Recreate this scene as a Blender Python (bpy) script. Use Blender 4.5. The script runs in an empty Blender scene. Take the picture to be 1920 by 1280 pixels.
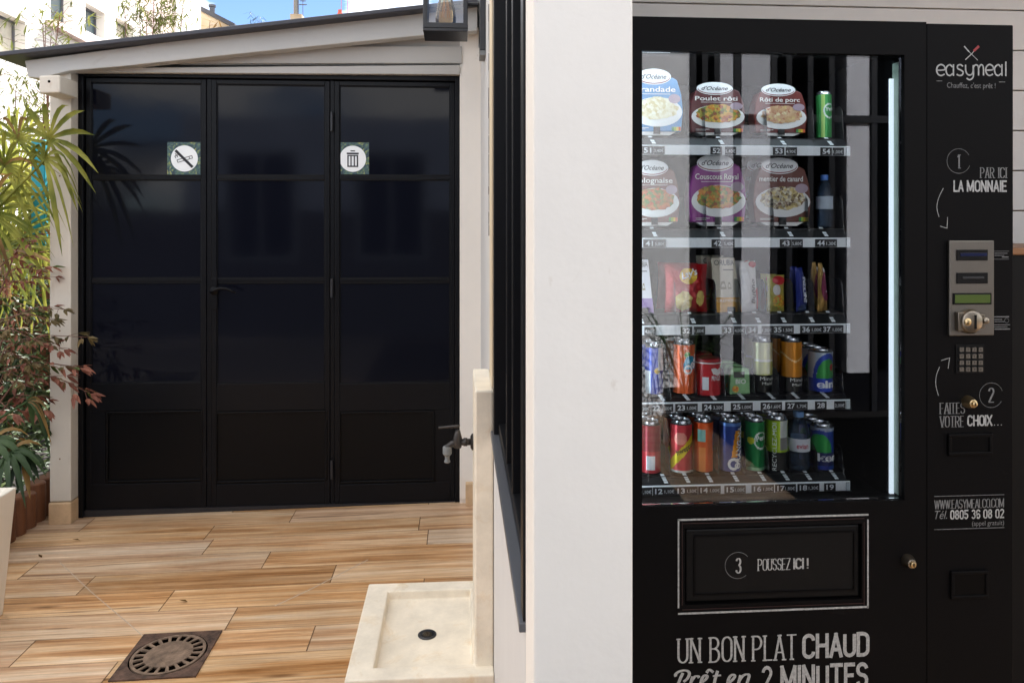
import bpy, bmesh, math, random
from math import sin, cos, pi, radians, sqrt, atan2
from mathutils import Vector, Matrix
random.seed(7)
sc = bpy.context.scene
COL = sc.collection

# ------------------------------------------------------------------ camera
F, HOR, H = 1400.0, 420.0, 1.34          # focal length and horizon in photo pixels, eye height in metres
TH = math.atan(98 / 1400)
cam = bpy.data.cameras.new('camera')
cam.sensor_width = 36.0
cam.lens = 36.0 * F / 1920
cam.shift_y = (HOR - 640) / 1920
cam.clip_start, cam.clip_end = 0.02, 600
camo = bpy.data.objects.new('camera', cam)
camo.location = (0, 0, H)
camo.rotation_euler = (pi / 2, 0, -TH)
COL.objects.link(camo)
sc.camera = camo

# ------------------------------------------------------------------ light
SUN_AZ, SUN_EL = radians(20), radians(48)     # azimuth from +Y towards +X
sun = bpy.data.lights.new('sun', 'SUN')
sun.energy, sun.angle, sun.color = 4.0, radians(0.5), (1, 0.975, 0.94)
suno = bpy.data.objects.new('sun', sun)
sd = Vector((sin(SUN_AZ) * cos(SUN_EL), cos(SUN_AZ) * cos(SUN_EL), sin(SUN_EL)))
suno.rotation_euler = sd.to_track_quat('Z', 'Y').to_euler()
suno.location = sd * 40
COL.objects.link(suno)
w = bpy.data.worlds.new('World')
sc.world = w
w.use_nodes = True
nt = w.node_tree
nt.nodes.clear()
def N(t, typ, **kw):
    n = t.nodes.new(typ)
    for k, v in kw.items():
        setattr(n, k, v)
    return n
wo = N(nt, 'ShaderNodeOutputWorld')
sky = N(nt, 'ShaderNodeTexSky', sky_type='NISHITA', sun_disc=False, sun_elevation=SUN_EL, sun_rotation=SUN_AZ, air_density=0.62, dust_density=0.0, ozone_density=3.0)
bg = N(nt, 'ShaderNodeBackground'); bg.inputs[1].default_value = 0.05
cl = N(nt, 'ShaderNodeBackground'); cl.inputs[0].default_value = (1, 0.985, 0.96, 1); cl.inputs[1].default_value = 0.70
tc = N(nt, 'ShaderNodeTexCoord')
mp = N(nt, 'ShaderNodeMapping'); mp.inputs['Scale'].default_value = (1, 1, 2.2); mp.inputs['Location'].default_value = (1.0829969856530668, 2.1105828779135867, 0.14520393787433972)
nz = N(nt, 'ShaderNodeTexNoise'); nz.inputs['Scale'].default_value = 4.2; nz.inputs['Detail'].default_value = 7; nz.inputs['Roughness'].default_value = 0.55
rp = N(nt, 'ShaderNodeValToRGB'); rp.color_ramp.elements[0].position = 0.43; rp.color_ramp.elements[1].position = 0.54
mx = N(nt, 'ShaderNodeMixShader')
L = nt.links.new
L(tc.outputs['Generated'], mp.inputs[0]); L(mp.outputs[0], nz.inputs['Vector']); L(nz.outputs['Fac'], rp.inputs[0])
L(sky.outputs[0], bg.inputs[0]); L(rp.outputs[0], mx.inputs[0]); L(bg.outputs[0], mx.inputs[1]); L(cl.outputs[0], mx.inputs[2]); L(mx.outputs[0], wo.inputs[0])
vs = sc.view_settings
vs.view_transform = 'Standard'; vs.look = 'None'; vs.gamma = 1; vs.use_curve_mapping = False
vs.exposure = 2.24
sc.cycles.max_bounces = 9
sc.cycles.diffuse_bounces = 5
sc.cycles.transparent_max_bounces = 24
sc.cycles.caustics_reflective = False
sc.cycles.caustics_refractive = False
sc.cycles.use_denoising = True
sc.cycles.sample_clamp_indirect = 6

# ------------------------------------------------------------------ pixel to place
CT, ST = cos(TH), sin(TH)
def ray(px, py):
    x, z = (px - 960) / F, (HOR - py) / F
    return Vector((CT * x + ST, -ST * x + CT, z))
def onY(px, py, Y):
    d = ray(px, py); t = Y / d.y
    return Vector((d.x * t, Y, H + d.z * t))
def onX(px, py, X):
    d = ray(px, py); t = X / d.x
    return Vector((X, d.y * t, H + d.z * t))
def onZ(px, py, Z):
    d = ray(px, py); t = (Z - H) / d.z
    return Vector((d.x * t, d.y * t, Z))

# ------------------------------------------------------------------ materials
def lin(c):
    return c / 12.92 if c <= 0.04045 else ((c + 0.055) / 1.055) ** 2.4
def S(r, g, b):
    return (lin(r / 255), lin(g / 255), lin(b / 255), 1)
def hx(h):
    return S(int(h[0:2], 16), int(h[2:4], 16), int(h[4:6], 16))
def newmat(name):
    m = bpy.data.materials.new(name); m.use_nodes = True
    return m, m.node_tree, m.node_tree.nodes['Principled BSDF']
def P(name, col, rough=0.5, metal=0, spec=0.5, var=None, bump=None, coord='Object', stretch=None, coat=0, emit=0, dark=0.7):
    m, t, b = newmat(name)
    b.inputs['Base Color'].default_value = col
    b.inputs['Roughness'].default_value = rough
    b.inputs['Metallic'].default_value = metal
    b.inputs['Specular IOR Level'].default_value = spec
    b.inputs['Coat Weight'].default_value = coat
    if emit:
        b.inputs['Emission Color'].default_value = col
        b.inputs['Emission Strength'].default_value = emit
    if var or bump:
        c = N(t, 'ShaderNodeTexCoord'); q = N(t, 'ShaderNodeMapping')
        t.links.new(c.outputs[coord], q.inputs[0])
        if stretch: q.inputs['Scale'].default_value = stretch
    if var:
        n = N(t, 'ShaderNodeTexNoise'); n.inputs['Scale'].default_value = var[0]; n.inputs['Detail'].default_value = 6; n.inputs['Roughness'].default_value = 0.65
        r = N(t, 'ShaderNodeMapRange'); r.inputs[1].default_value = 0.3; r.inputs[2].default_value = 0.75
        x = N(t, 'ShaderNodeMix', data_type='RGBA')
        x.inputs[6].default_value = tuple(v * (1 - var[1]) for v in col[:3]) + (1,)
        x.inputs[7].default_value = tuple(min(1, v * (1 + var[1] * 0.6)) for v in col[:3]) + (1,)
        t.links.new(q.outputs[0], n.inputs['Vector']); t.links.new(n.outputs['Fac'], r.inputs[0]); t.links.new(r.outputs[0], x.inputs[0]); t.links.new(x.outputs[2], b.inputs['Base Color'])
    if bump:
        n2 = N(t, 'ShaderNodeTexNoise'); n2.inputs['Scale'].default_value = bump[0]; n2.inputs['Detail'].default_value = 5
        bu = N(t, 'ShaderNodeBump'); bu.inputs['Strength'].default_value = bump[1]; bu.inputs['Distance'].default_value = 0.004
        t.links.new(q.outputs[0], n2.inputs['Vector']); t.links.new(n2.outputs['Fac'], bu.inputs['Height']); t.links.new(bu.outputs[0], b.inputs['Normal'])
    return m
def clear(name, tint=(1, 1, 1, 1), ior=1.5, body=0.0, bcol=(1, 1, 1, 1)):
    m, t, b = newmat(name)
    t.nodes.remove(b)
    o = t.nodes['Material Output']
    tr = N(t, 'ShaderNodeBsdfTransparent'); tr.inputs[0].default_value = tint
    gl = N(t, 'ShaderNodeBsdfGlossy'); gl.inputs['Roughness'].default_value = 0.0
    fr = N(t, 'ShaderNodeFresnel'); fr.inputs[0].default_value = ior
    x = N(t, 'ShaderNodeMixShader')
    src = tr
    if body:
        df = N(t, 'ShaderNodeBsdfDiffuse'); df.inputs[0].default_value = bcol
        x0 = N(t, 'ShaderNodeMixShader'); x0.inputs[0].default_value = body
        t.links.new(tr.outputs[0], x0.inputs[1]); t.links.new(df.outputs[0], x0.inputs[2]); src = x0
    t.links.new(fr.outputs[0], x.inputs[0]); t.links.new(src.outputs[0], x.inputs[1]); t.links.new(gl.outputs[0], x.inputs[2]); t.links.new(x.outputs[0], o.inputs[0])
    return m
def leafmat(name, a, b2, trans=0.35, scale=9):
    m, t, b = newmat(name)
    o = t.nodes['Material Output']
    c = N(t, 'ShaderNodeTexCoord'); n = N(t, 'ShaderNodeTexNoise'); n.inputs['Scale'].default_value = scale
    x = N(t, 'ShaderNodeMix', data_type='RGBA'); x.inputs[6].default_value = a; x.inputs[7].default_value = b2
    r = N(t, 'ShaderNodeMapRange'); r.inputs[1].default_value = 0.35; r.inputs[2].default_value = 0.65
    t.links.new(c.outputs['Object'], n.inputs['Vector']); t.links.new(n.outputs['Fac'], r.inputs[0]); t.links.new(r.outputs[0], x.inputs[0])
    t.links.new(x.outputs[2], b.inputs['Base Color']); b.inputs['Roughness'].default_value = 0.5; b.inputs['Specular IOR Level'].default_value = 0.22
    tl = N(t, 'ShaderNodeBsdfTranslucent'); t.links.new(x.outputs[2], tl.inputs[0])
    q = N(t, 'ShaderNodeMixShader'); q.inputs[0].default_value = trans
    t.links.new(b.outputs[0], q.inputs[1]); t.links.new(tl.outputs[0], q.inputs[2]); t.links.new(q.outputs[0], o.inputs[0])
    return m
_ink = {}
def ink(h, rough=0.45, metal=0.0):
    k = (h, rough, metal)
    if k not in _ink:
        _ink[k] = P('print_' + h, hx(h), rough, metal)
    return _ink[k]
def foodmat(name, cols, scale=60):
    scale *= 1.7
    m, t, b = newmat(name)
    c = N(t, 'ShaderNodeTexCoord'); v = N(t, 'ShaderNodeTexVoronoi'); v.inputs['Scale'].default_value = scale
    n = N(t, 'ShaderNodeTexNoise'); n.inputs['Scale'].default_value = scale * 0.35; n.inputs['Detail'].default_value = 4
    ad = N(t, 'ShaderNodeMath', operation='MULTIPLY_ADD'); ad.inputs[1].default_value = 0.45
    r = N(t, 'ShaderNodeValToRGB'); r.color_ramp.interpolation = 'LINEAR'
    for i, h in enumerate(cols):
        e = r.color_ramp.elements[i] if i < 2 else r.color_ramp.elements.new(0.5)
    for i, h in enumerate(cols):
        r.color_ramp.elements[i].position = 0.25 + 0.55 * i / (len(cols) - 1)
        r.color_ramp.elements[i].color = hx(h)
    sp = N(t, 'ShaderNodeSeparateColor')
    t.links.new(c.outputs['Object'], v.inputs['Vector']); t.links.new(c.outputs['Object'], n.inputs['Vector'])
    t.links.new(v.outputs['Color'], sp.inputs[0]); t.links.new(sp.outputs[0], ad.inputs[0])
    sc_ = N(t, 'ShaderNodeMath', operation='MULTIPLY'); sc_.inputs[1].default_value = 0.6
    t.links.new(n.outputs['Fac'], sc_.inputs[0]); t.links.new(sc_.outputs[0], ad.inputs[2])
    t.links.new(ad.outputs[0], r.inputs[0]); t.links.new(r.outputs[0], b.inputs['Base Color'])
    b.inputs['Roughness'].default_value = 0.4
    return m

M = {}
M['white_paint'] = P('white_paint', S(205, 198, 186), 0.5, var=(5, 0.07), bump=(60, 0.12))
M['white_plaster'] = P('white_plaster', S(236, 231, 223), 0.6, var=(3, 0.05), bump=(70, 0.10))
M['wall_white'] = P('wall_white', S(212, 211, 209), 0.6, var=(3, 0.05), bump=(70, 0.12))
M['rough_plaster'] = P('rough_plaster', S(120, 114, 108), 0.8, var=(6, 0.06), bump=(120, 0.6))
M['cream_trim'] = P('cream_trim', S(226, 208, 176), 0.6, var=(9, 0.08))
M['board_white'] = P('board_white', S(222, 219, 214), 0.5, var=(4, 0.06), bump=(40, 0.1))
M['rafter_shaded'] = P('rafter_shaded', S(186, 186, 184), 0.5, var=(5, 0.05), bump=(60, 0.12))  # white paint darkened to carry the shade of the roof overhang
M['grey_paint'] = P('grey_paint', S(176, 174, 170), 0.5, var=(4, 0.06), bump=(40, 0.1))
M['black_steel'] = P('black_steel', S(32, 33, 38), 0.38, spec=0.5, var=(20, 0.2), bump=(90, 0.08))
M['door_steel'] = P('door_steel', S(13, 14, 18), 0.36, spec=0.16, var=(12, 0.2), bump=(40, 0.15))
M['door_glass'] = P('door_glass', S(13, 15, 24), 0.08, spec=0.17, bump=(5, 0.10))
M['door_panel'] = P('door_panel', S(10, 10, 12), 0.36, spec=0.14, bump=(20, 0.08))
M['roof_zinc'] = P('roof_zinc', S(56, 57, 66), 0.5, var=(8, 0.15))
M['stone_cream'] = P('stone_cream', S(236, 225, 206), 0.55, var=(8, 0.2), bump=(45, 0.2))
M['stone_foot'] = P('stone_foot', S(206, 176, 140), 0.65, var=(16, 0.2), bump=(60, 0.3))
M['machine_black'] = P('machine_black', S(12, 11, 12), 0.5, spec=0.08, var=(3, 0.12), bump=(260, 0.03))
M['machine_dark'] = P('machine_dark', S(10, 10, 11), 0.5, spec=0.18)
M['shelf_black'] = P('shelf_black', S(20, 20, 22), 0.4, spec=0.4)
M['rail_white'] = P('rail_white', S(244, 248, 250), 0.35)
M['tag_black'] = P('tag_black', S(18, 18, 20), 0.4)
M['steel'] = P('steel', S(122, 117, 110), 0.38, metal=0.85, var=(30, 0.08), stretch=(40, 1, 1))
M['chrome'] = P('chrome', S(140, 131, 118), 0.3, metal=1)
M['brass'] = P('brass', S(196, 172, 130), 0.28, metal=1)
M['print_silver'] = P('print_silver', S(176, 176, 174), 0.55, var=(160, 0.45))
M['print_grey'] = P('print_grey', S(120, 120, 120), 0.6, var=(160, 0.4))
M['print_red'] = P('print_red', S(150, 40, 44), 0.5)
M['lcd'] = P('lcd_green', S(74, 92, 36), 0.3)
M['glass'] = clear('clear_glass')
M['double_glass'] = clear('double_glazing', (0.97, 0.98, 0.98, 1), 1.56)
M['plastic'] = clear('clear_plastic', (0.93, 0.95, 0.96, 1), 1.35, 0.03)
M['bottle'] = clear('bottle_plastic', (0.62, 0.72, 0.82, 1), 1.4, 0.10, S(120, 150, 185))
M['alu'] = P('can_metal', S(200, 202, 205), 0.25, metal=0.9)
M['tan_wood'] = P('counter_wood', S(150, 104, 66), 0.45, var=(4, 0.3), stretch=(1, 12, 12))
M['brown_wood'] = P('brown_wood', S(116, 72, 44), 0.6, var=(5, 0.4), stretch=(10, 10, 1), bump=(30, 0.3))
M['soil'] = P('soil', S(30, 23, 18), 0.95, var=(30, 0.5), bump=(40, 1.0))
M['planter'] = P('planter', S(226, 218, 204), 0.45, var=(4, 0.05))
M['rust'] = P('rusty_iron', S(96, 73, 60), 0.75, metal=0.2, var=(26, 0.85), bump=(90, 0.6))
M['iron'] = P('worn_iron', S(136, 114, 96), 0.62, metal=0.3, var=(34, 0.6), bump=(120, 0.5))
M['hole_shade'] = P('hole_shade_black', (0.0015, 0.0012, 0.001, 1), 0.95, spec=0.0)  # near-black colour painted in place of the shade inside holes
M['tap'] = P('tap_bronze', S(64, 60, 58), 0.42, metal=0.55, var=(60, 0.25))
M['grey_plastic'] = P('grey_plastic', S(112, 114, 114), 0.5)
M['teal'] = P('teal_board', S(20, 150, 172), 0.5)
M['facade'] = P('white_render', S(240, 234, 226), 0.85, var=(0.4, 0.03))  # off-white render, one even tone with faint variation
M['facade_pink'] = P('pink_render', S(232, 208, 200), 0.85, var=(0.4, 0.04))
M['win_glass'] = P('window_glass', S(96, 112, 118), 0.06, spec=0.6)
M['win_frame'] = P('window_frame', S(90, 90, 98), 0.5)
M['curtain'] = P('curtain', S(206, 198, 182), 0.8, var=(3, 0.2))
M['led'] = P('led_tube', (0.72, 0.88, 1.0, 1), 0.4, emit=2.4)
M['led_soft'] = P('light_strip_lens', (0.74, 0.86, 0.97, 1), 0.4, emit=0.2)
M['green_edge'] = P('glass_edge', S(170, 188, 172), 0.25, var=(20, 0.2))
M['seal'] = P('rubber_seal', S(40, 41, 43), 0.6)
M['grout'] = P('grout', S(196, 180, 160), 0.9, var=(40, 0.15))
M['grout_dark'] = P('grout_dark', S(132, 108, 86), 0.9, var=(30, 0.2))
M['bulb_glass'] = clear('bulb_glass', (1.0, 0.86, 0.62, 1), 1.4, 0.10, S(235, 190, 120))
M['filament'] = P('filament', S(180, 130, 70), 0.4, metal=0.6)

def scuffed(m, amount=0.16, scale=(16, 16, 5), lo=0.66, hi=0.74, tint=(0.72, 0.66, 0.6, 1)):
    t = m.node_tree; b = t.nodes['Principled BSDF']; lk = t.links.new
    src = b.inputs['Base Color'].links[0].from_socket
    c = N(t, 'ShaderNodeTexCoord'); q = N(t, 'ShaderNodeMapping'); q.inputs['Scale'].default_value = scale
    n = N(t, 'ShaderNodeTexNoise'); n.inputs['Scale'].default_value = 1; n.inputs['Detail'].default_value = 7; n.inputs['Roughness'].default_value = 0.7; n.inputs['Distortion'].default_value = 0.8
    r = N(t, 'ShaderNodeMapRange'); r.inputs[1].default_value = lo; r.inputs[2].default_value = hi; r.inputs[4].default_value = amount
    x = N(t, 'ShaderNodeMix', data_type='RGBA', blend_type='MULTIPLY'); x.inputs[7].default_value = tint
    lk(c.outputs['Object'], q.inputs[0]); lk(q.outputs[0], n.inputs['Vector']); lk(n.outputs['Fac'], r.inputs[0]); lk(r.outputs[0], x.inputs[0]); lk(src, x.inputs[6]); lk(x.outputs[2], b.inputs['Base Color'])
scuffed(M['white_plaster'], 0.55, (14, 14, 9), 0.64, 0.74)
scuffed(M['wall_white'], 0.5, (14, 14, 9), 0.64, 0.74)
scuffed(M['white_paint'], 0.6, (20, 20, 6), 0.6, 0.74)
scuffed(M['rafter_shaded'], 0.5, (6, 20, 20), 0.6, 0.74)
scuffed(M['stone_cream'], 0.9, (9, 9, 9), 0.54, 0.74, (0.88, 0.78, 0.64, 1))
scuffed(M['machine_black'], 1.0, (30, 30, 30), 0.66, 0.72, (2.6, 2.6, 2.6, 1))
def stone_rubble():
    m, t, b = newmat('rubble_stone')
    c = N(t, 'ShaderNodeTexCoord'); v = N(t, 'ShaderNodeTexVoronoi'); v.inputs['Scale'].default_value = 1.1
    r = N(t, 'ShaderNodeValToRGB'); r.color_ramp.elements[0].color = S(150, 128, 104); r.color_ramp.elements[1].color = S(206, 190, 164)
    t.links.new(c.outputs['Object'], v.inputs['Vector']); t.links.new(v.outputs['Distance'], r.inputs[0]); t.links.new(r.outputs[0], b.inputs['Base Color'])
    b.inputs['Roughness'].default_value = 0.9
    return m
M['rubble'] = stone_rubble()

def wood_tile():
    m, t, b = newmat('wood_look_tile')
    lk = t.links.new
    c = N(t, 'ShaderNodeTexCoord'); a = N(t, 'ShaderNodeAttribute', attribute_name='rnd')
    mu = N(t, 'ShaderNodeVectorMath', operation='SCALE'); mu.inputs['Scale'].default_value = 37.0
    ad = N(t, 'ShaderNodeVectorMath', operation='ADD')
    lk(a.outputs['Vector'], mu.inputs[0]); lk(c.outputs['Object'], ad.inputs[0]); lk(mu.outputs[0], ad.inputs[1])
    def noise(scale, det, rough, dist):
        q = N(t, 'ShaderNodeMapping'); q.inputs['Scale'].default_value = scale
        n = N(t, 'ShaderNodeTexNoise'); n.inputs['Scale'].default_value = 1; n.inputs['Detail'].default_value = det; n.inputs['Roughness'].default_value = rough; n.inputs['Distortion'].default_value = dist
        lk(ad.outputs[0], q.inputs[0]); lk(q.outputs[0], n.inputs['Vector'])
        return n.outputs['Fac']
    big = noise((0.8, 17, 1), 6, 0.66, 0.5)
    fine = noise((3.4, 120, 1), 6, 0.75, 0.3)
    streak = noise((1.3, 30, 1), 4, 0.55, 0.9)
    r = N(t, 'ShaderNodeValToRGB')
    e = r.color_ramp.elements
    e[0].position = 0.30; e[0].color = S(152, 110, 80)
    e[1].position = 0.72; e[1].color = S(238, 216, 190)
    e.new(0.44).color = S(204, 164, 128)
    e.new(0.56).color = S(226, 194, 160)
    lk(big, r.inputs[0])
    mr = N(t, 'ShaderNodeMapRange'); mr.inputs[1].default_value = 0.3; mr.inputs[2].default_value = 0.7; mr.inputs[3].default_value = 0.64; mr.inputs[4].default_value = 1.17
    lk(fine, mr.inputs[0])
    x = N(t, 'ShaderNodeMix', data_type='RGBA', blend_type='MULTIPLY'); x.inputs[0].default_value = 1
    lk(r.outputs[0], x.inputs[6]); lk(mr.outputs[0], x.inputs[7])
    ms = N(t, 'ShaderNodeMapRange'); ms.inputs[1].default_value = 0.37; ms.inputs[2].default_value = 0.26; ms.inputs[3].default_value = 0; ms.inputs[4].default_value = 0.9
    lk(streak, ms.inputs[0])
    y = N(t, 'ShaderNodeMix', data_type='RGBA'); y.inputs[7].default_value = S(88, 58, 38)
    lk(ms.outputs[0], y.inputs[0]); lk(x.outputs[2], y.inputs[6])
    qk = N(t, 'ShaderNodeMapping'); qk.inputs['Scale'].default_value = (2.0, 11, 1)
    vk = N(t, 'ShaderNodeTexVoronoi'); vk.inputs['Scale'].default_value = 1.0
    lk(ad.outputs[0], qk.inputs[0]); lk(qk.outputs[0], vk.inputs['Vector'])
    mk = N(t, 'ShaderNodeMapRange'); mk.inputs[1].default_value = 0.14; mk.inputs[2].default_value = 0.03; mk.inputs[3].default_value = 0; mk.inputs[4].default_value = 0.75
    lk(vk.outputs['Distance'], mk.inputs[0])
    sk = N(t, 'ShaderNodeSeparateColor'); lk(vk.outputs['Color'], sk.inputs[0])
    gk = N(t, 'ShaderNodeMath', operation='GREATER_THAN'); gk.inputs[1].default_value = 0.72; lk(sk.outputs[0], gk.inputs[0])
    kk_ = N(t, 'ShaderNodeMath', operation='MULTIPLY'); lk(mk.outputs[0], kk_.inputs[0]); lk(gk.outputs[0], kk_.inputs[1])
    y2 = N(t, 'ShaderNodeMix', data_type='RGBA'); y2.inputs[7].default_value = S(92, 60, 40)
    lk(kk_.outputs[0], y2.inputs[0]); lk(y.outputs[2], y2.inputs[6]); y = y2
    # each tile a little lighter, darker, redder
    hs = N(t, 'ShaderNodeHueSaturation'); sp = N(t, 'ShaderNodeSeparateXYZ')
    lk(a.outputs['Vector'], sp.inputs[0])
    mv = N(t, 'ShaderNodeMapRange'); mv.inputs[3].default_value = 0.80; mv.inputs[4].default_value = 1.04
    lk(sp.outputs[0], mv.inputs[0]); lk(mv.outputs[0], hs.inputs['Value'])
    mh = N(t, 'ShaderNodeMapRange'); mh.inputs[3].default_value = 0.95; mh.inputs[4].default_value = 1.22
    lk(sp.outputs[1], mh.inputs[0]); lk(mh.outputs[0], hs.inputs['Saturation'])
    lk(y.outputs[2], hs.inputs['Color'])
    ns = N(t, 'ShaderNodeTexNoise'); ns.inputs['Scale'].default_value = 2.6; ns.inputs['Detail'].default_value = 6; ns.inputs['Roughness'].default_value = 0.6
    lk(c.outputs['Object'], ns.inputs['Vector'])
    rs = N(t, 'ShaderNodeMapRange'); rs.inputs[1].default_value = 0.35; rs.inputs[2].default_value = 0.65; rs.inputs[3].default_value = 0.86; rs.inputs[4].default_value = 1.06
    xs_ = N(t, 'ShaderNodeMix', data_type='RGBA', blend_type='MULTIPLY'); xs_.inputs[0].default_value = 1
    lk(ns.outputs['Fac'], rs.inputs[0]); lk(hs.outputs[0], xs_.inputs[6]); lk(rs.outputs[0], xs_.inputs[7]); lk(xs_.outputs[2], b.inputs['Base Color'])
    b.inputs['Roughness'].default_value = 0.34
    bu = N(t, 'ShaderNodeBump'); bu.inputs['Strength'].default_value = 0.25; bu.inputs['Distance'].default_value = 0.002
    lk(fine, bu.inputs['Height']); lk(bu.outputs[0], b.inputs['Normal'])
    return m
M['wood_tile'] = wood_tile()
M['palm_leaf'] = leafmat('palm_leaf', S(96, 106, 38), S(160, 158, 74), 0.42, 9)
M['palm_dark'] = leafmat('palm_leaf_dark', S(38, 56, 34), S(66, 86, 48), 0.2, 5)
M['palm_dry'] = leafmat('palm_leaf_dry', S(150, 120, 70), S(96, 72, 44), 0.3, 5)
M['bronze_leaf'] = leafmat('bronze_leaf', S(118, 70, 56), S(150, 98, 80), 0.3, 9)
M['olive_leaf'] = leafmat('olive_leaf', S(84, 74, 46), S(120, 100, 66), 0.3, 9)
M['green_leaf'] = leafmat('green_leaf', S(44, 60, 30), S(80, 92, 44), 0.3, 9)
M['hedge_leaf'] = leafmat('hedge_leaf', S(34, 48, 28), S(66, 84, 44), 0.2, 4)
M['bamboo_leaf'] = leafmat('bamboo_leaf', S(84, 92, 48), S(124, 126, 72), 0.4, 3)
M['bark'] = P('bark', S(92, 72, 54), 0.85, var=(20, 0.4), bump=(40, 0.8))
M['twig'] = P('twig', S(104, 66, 50), 0.7)

# ------------------------------------------------------------------ mesh builder
WL = {}
def base(o):
    return WL.get(o.name, Vector((0, 0, 0))) if o else Vector((0, 0, 0))
class MB:
    def __init__(s):
        s.v, s.f, s.m = [], [], []
    def add(s, vs, fs, m=0):
        k = len(s.v)
        s.v += [tuple(p) for p in vs]
        for f in fs:
            s.f.append(tuple(i + k for i in f)); s.m.append(m)
        return s
    def box(s, x0, x1, y0, y1, z0, z1, m=0):
        x0, x1 = min(x0, x1), max(x0, x1); y0, y1 = min(y0, y1), max(y0, y1); z0, z1 = min(z0, z1), max(z0, z1)
        v = [(x, y, z) for x in (x0, x1) for y in (y0, y1) for z in (z0, z1)]
        return s.add(v, [(0, 1, 3, 2), (4, 6, 7, 5), (0, 4, 5, 1), (2, 3, 7, 6), (0, 2, 6, 4), (1, 5, 7, 3)], m)
    def quad(s, a, b, c, d, m=0):
        return s.add([a, b, c, d], [(0, 1, 2, 3)], m)
    def prism(s, pts, off, m=0):
        """closed 3-D polygon pts swept by vector off"""
        n = len(pts); off = Vector(off)
        v = [Vector(p) for p in pts] + [Vector(p) + off for p in pts]
        f = [tuple(range(n - 1, -1, -1)), tuple(range(n, 2 * n))] + [(i, (i + 1) % n, n + (i + 1) % n, n + i) for i in range(n)]
        return s.add(v, f, m)
    def tube(s, pts, r, n=8, m=0, caps=True):
        pts = [Vector(p) for p in pts]
        k = len(pts); rs = r if isinstance(r, (list, tuple)) else [r] * k
        v, f = [], []
        for i, p in enumerate(pts):
            t = (pts[min(i + 1, k - 1)] - pts[max(i - 1, 0)]).normalized()
            a = t.cross(Vector((0, 0, 1)))
            if a.length < 1e-3: a = t.cross(Vector((0, 1, 0)))
            a.normalize(); b = t.cross(a)
            for j in range(n):
                g = 2 * pi * j / n
                v.append(p + (a * cos(g) + b * sin(g)) * rs[i])
        for i in range(k - 1):
            for j in range(n):
                f.append((i * n + j, i * n + (j + 1) % n, (i + 1) * n + (j + 1) % n, (i + 1) * n + j))
        if caps:
            f.append(tuple(range(n - 1, -1, -1))); f.append(tuple((k - 1) * n + j for j in range(n)))
        return s.add(v, f, m)
    def lathe(s, prof, c=(0, 0, 0), n=28, m=0, axis='z', caps=True):
        v, f = [], []
        for r, z in prof:
            for j in range(n):
                g = 2 * pi * j / n
                p = (r * cos(g), r * sin(g), z)
                if axis == 'y': p = (p[0], p[2], p[1])
                if axis == 'x': p = (p[2], p[0], p[1])
                v.append((c[0] + p[0], c[1] + p[1], c[2] + p[2]))
        k = len(prof)
        for i in range(k - 1):
            for j in range(n):
                f.append((i * n + j, i * n + (j + 1) % n, (i + 1) * n + (j + 1) % n, (i + 1) * n + j))
        if caps:
            f.append(tuple(range(n - 1, -1, -1))); f.append(tuple((k - 1) * n + j for j in range(n)))
        return s.add(v, f, m)
    def build(s, name, mats, parent=None, smooth=False, bevel=0):
        me = bpy.data.meshes.new(name)
        o0 = base(parent)
        me.from_pydata([(p[0] - o0.x, p[1] - o0.y, p[2] - o0.z) for p in s.v], [], s.f)
        mats = mats if isinstance(mats, (list, tuple)) else [mats]
        for q in mats: me.materials.append(q)
        for p, i in zip(me.polygons, s.m): p.material_index = i
        me.update()
        if smooth is True:
            for p in me.polygons: p.use_smooth = True
        elif smooth:
            for p in me.polygons: p.use_smooth = True
            me.set_sharp_from_angle(angle=radians(smooth))
        o = bpy.data.objects.new(name, me)
        COL.objects.link(o)
        if parent:
            o.parent = parent
            WL[o.name] = o0
        if bevel:
            b = o.modifiers.new('bevel', 'BEVEL'); b.width = bevel; b.segments = 2; b.limit_method = 'ANGLE'; b.angle_limit = radians(40)
        return o
def tag(o, label, cat, group=None):
    o['label'] = label; o['category'] = cat
    if group: o['group'] = group
    return o
def thing(name, label, cat, loc=(0, 0, 0), group=None):
    o = bpy.data.objects.new(name, None)
    o.empty_display_size = 0.1
    o.location = loc
    COL.objects.link(o)
    WL[o.name] = Vector(loc)
    return tag(o, label, cat, group)
def struct(o):
    o['kind'] = 'structure'
    return o

# ------------------------------------------------------------------ lettering
_txt = {}
def glyphs(body, weight=0.0, shear=0.0):
    k = (body, weight, shear)
    if k not in _txt:
        cu = bpy.data.curves.new('t', 'FONT'); cu.body = body; cu.size = 1; cu.offset = weight; cu.shear = shear; cu.resolution_u = 3
        ob = bpy.data.objects.new('t', cu); COL.objects.link(ob)
        me = bpy.data.meshes.new_from_object(ob)
        v = [(p.co.x, p.co.y) for p in me.vertices]; f = [tuple(p.vertices) for p in me.polygons]
        bpy.data.objects.remove(ob); bpy.data.curves.remove(cu); bpy.data.meshes.remove(me)
        x0 = min(p[0] for p in v); x1 = max(p[0] for p in v)
        _txt[k] = ([((p[0] - x0), p[1]) for p in v], f, x1 - x0)
    return _txt[k]
CAP = 0.70
def put(mb, body, mp, u0, v0, h, wd=None, m=0, weight=0.0, shear=0.0, align='l'):
    """text with cap height h at (u0, v0); wd stretches it to that width; mp(u, v) -> place"""
    v, f, x = glyphs(body, weight, shear)
    sy = h / CAP; sx = wd / x if wd else sy
    if align == 'c': u0 = u0 - x * sx / 2
    mb.add([mp(u0 + a * sx, v0 + b * sy) for a, b in v], f, m)
def flat(y):
    return lambda u, v: (u, y, v)

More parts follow.
